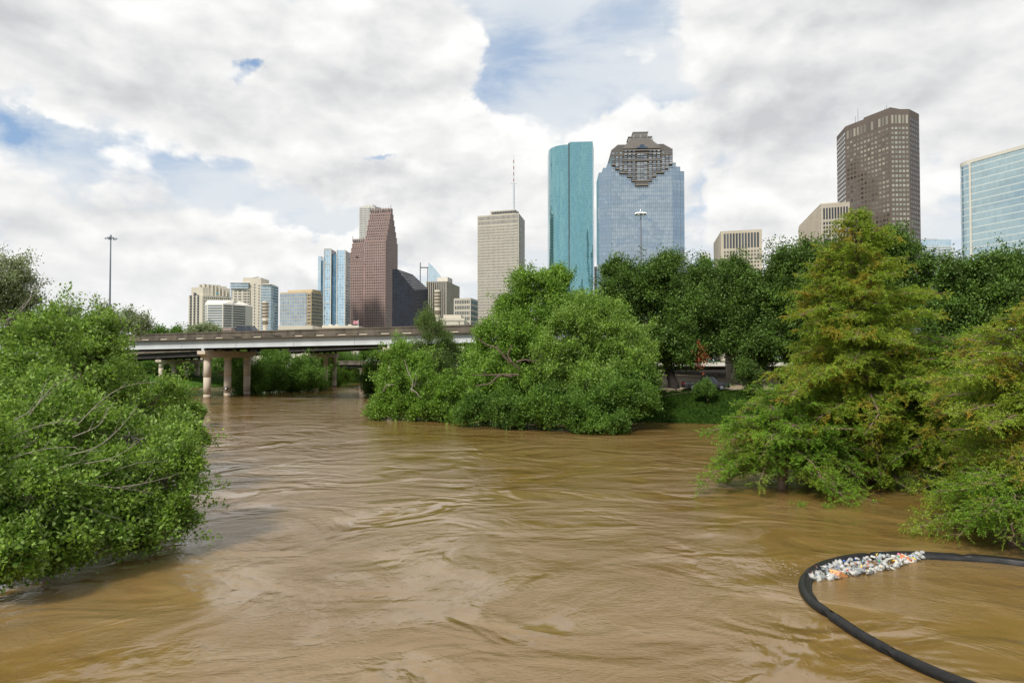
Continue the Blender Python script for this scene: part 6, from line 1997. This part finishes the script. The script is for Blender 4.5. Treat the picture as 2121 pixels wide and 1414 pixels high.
cypress('young_cypress', 'low drooping cypress bough mass touching the water above the boom at the right edge', P(2085, 990, 29.5), (GX(2095, 29.5), 29.5), 2.7, M['leaf_cyp_g'], 85, nbr=60, dens=1.2,
        profile=lambda f: min(1.0, (1 - f) ** .5 * 1.1), L=.13, W=.036)
# foam flecks and drifting leaf litter on the current
def flecks(name, spots, m, smin, smax):
    mb = MB(); rf = random.Random(6)
    for (x, y, sx_, sy_, n) in spots:
        for _ in range(n):
            cx, cy = rf.gauss(x, sx_), rf.gauss(y, sy_); s_ = rf.uniform(smin, smax); k_ = rf.randint(5, 7); a0 = rf.random() * 6
            el = rf.uniform(1.2, 3.0)
            pts_ = []
            for i in range(k_):
                a = a0 + 2 * math.pi * i / k_; q = s_ * rf.uniform(.5, 1.1)
                pts_.append((cx + q * el * math.cos(a), cy + q * math.sin(a), .045))
            mb.poly(sorted(pts_, key=lambda p: math.atan2(p[1] - cy, p[0] - cx)))
    o_ = mb.build(name, m); tag(o_, kind='stuff'); return o_
bend = AT(1640, 1185, 0); c1 = on_main(-61.6) + nM * 1.8; c2 = on_main(-61.6) + nM * 7.7
lt = AT(330, 1130, 0)
flecks('foam', [(bend.x, bend.y, .30, .7, 60), (c1.x + .6, c1.y - 1.3, 1.6, .35, 70), (c2.x + .6, c2.y - 1.2, 1.3, .3, 40), (lt.x, lt.y, 1.2, .5, 26)], mat('river_foam', (0.42, 0.37, 0.29), .6), .008, .028)
flecks('leaf_litter', [(2, 24, 14, 12, 60), (8, 40, 12, 12, 40)], mat('wet_leaf_litter', (0.07, 0.045, 0.02), .6), .01, .03)
# sprigs floating off the cypresses
for k, (px, py) in enumerate(((1408 + 490, 1085), (1660, 1048), (1715, 1052))):
    p = AT(px, py, 0)
    c = np.array([[p.x + rg_.normal() * .22, p.y + rg_.normal() * .2, .06 + abs(rg_.normal()) * .05] for _ in range(26)])
    Vs, Qs = leaves(c, np.tile([.3, 0, .5], (26, 1)), 9, .07, .13, .03, rg_)
    rt = thing('floating_sprig', ['small green sprig poking out of the water between the boom and the cypresses', 'low twiggy sprig trailing on the water left of the cypress fringe', 'leafy sprig lying on the water under the front of the large cypress'][k], 'sprig', (p.x, p.y, 0))
    np_mesh('foliage', Vs - np.array(rt.location), Qs, M['leaf_cyp_g'], rt)
    mb = MB()
    for j in range(5): mb.tube([(0, 0, -.1), tuple(c[j] - np.array([p.x, p.y, 0]))], .008, 4)
    mb.build('stem', M['bark'], rt)
print('LEAVES', NLEAF, 'OBJECTS', len(bpy.data.objects))
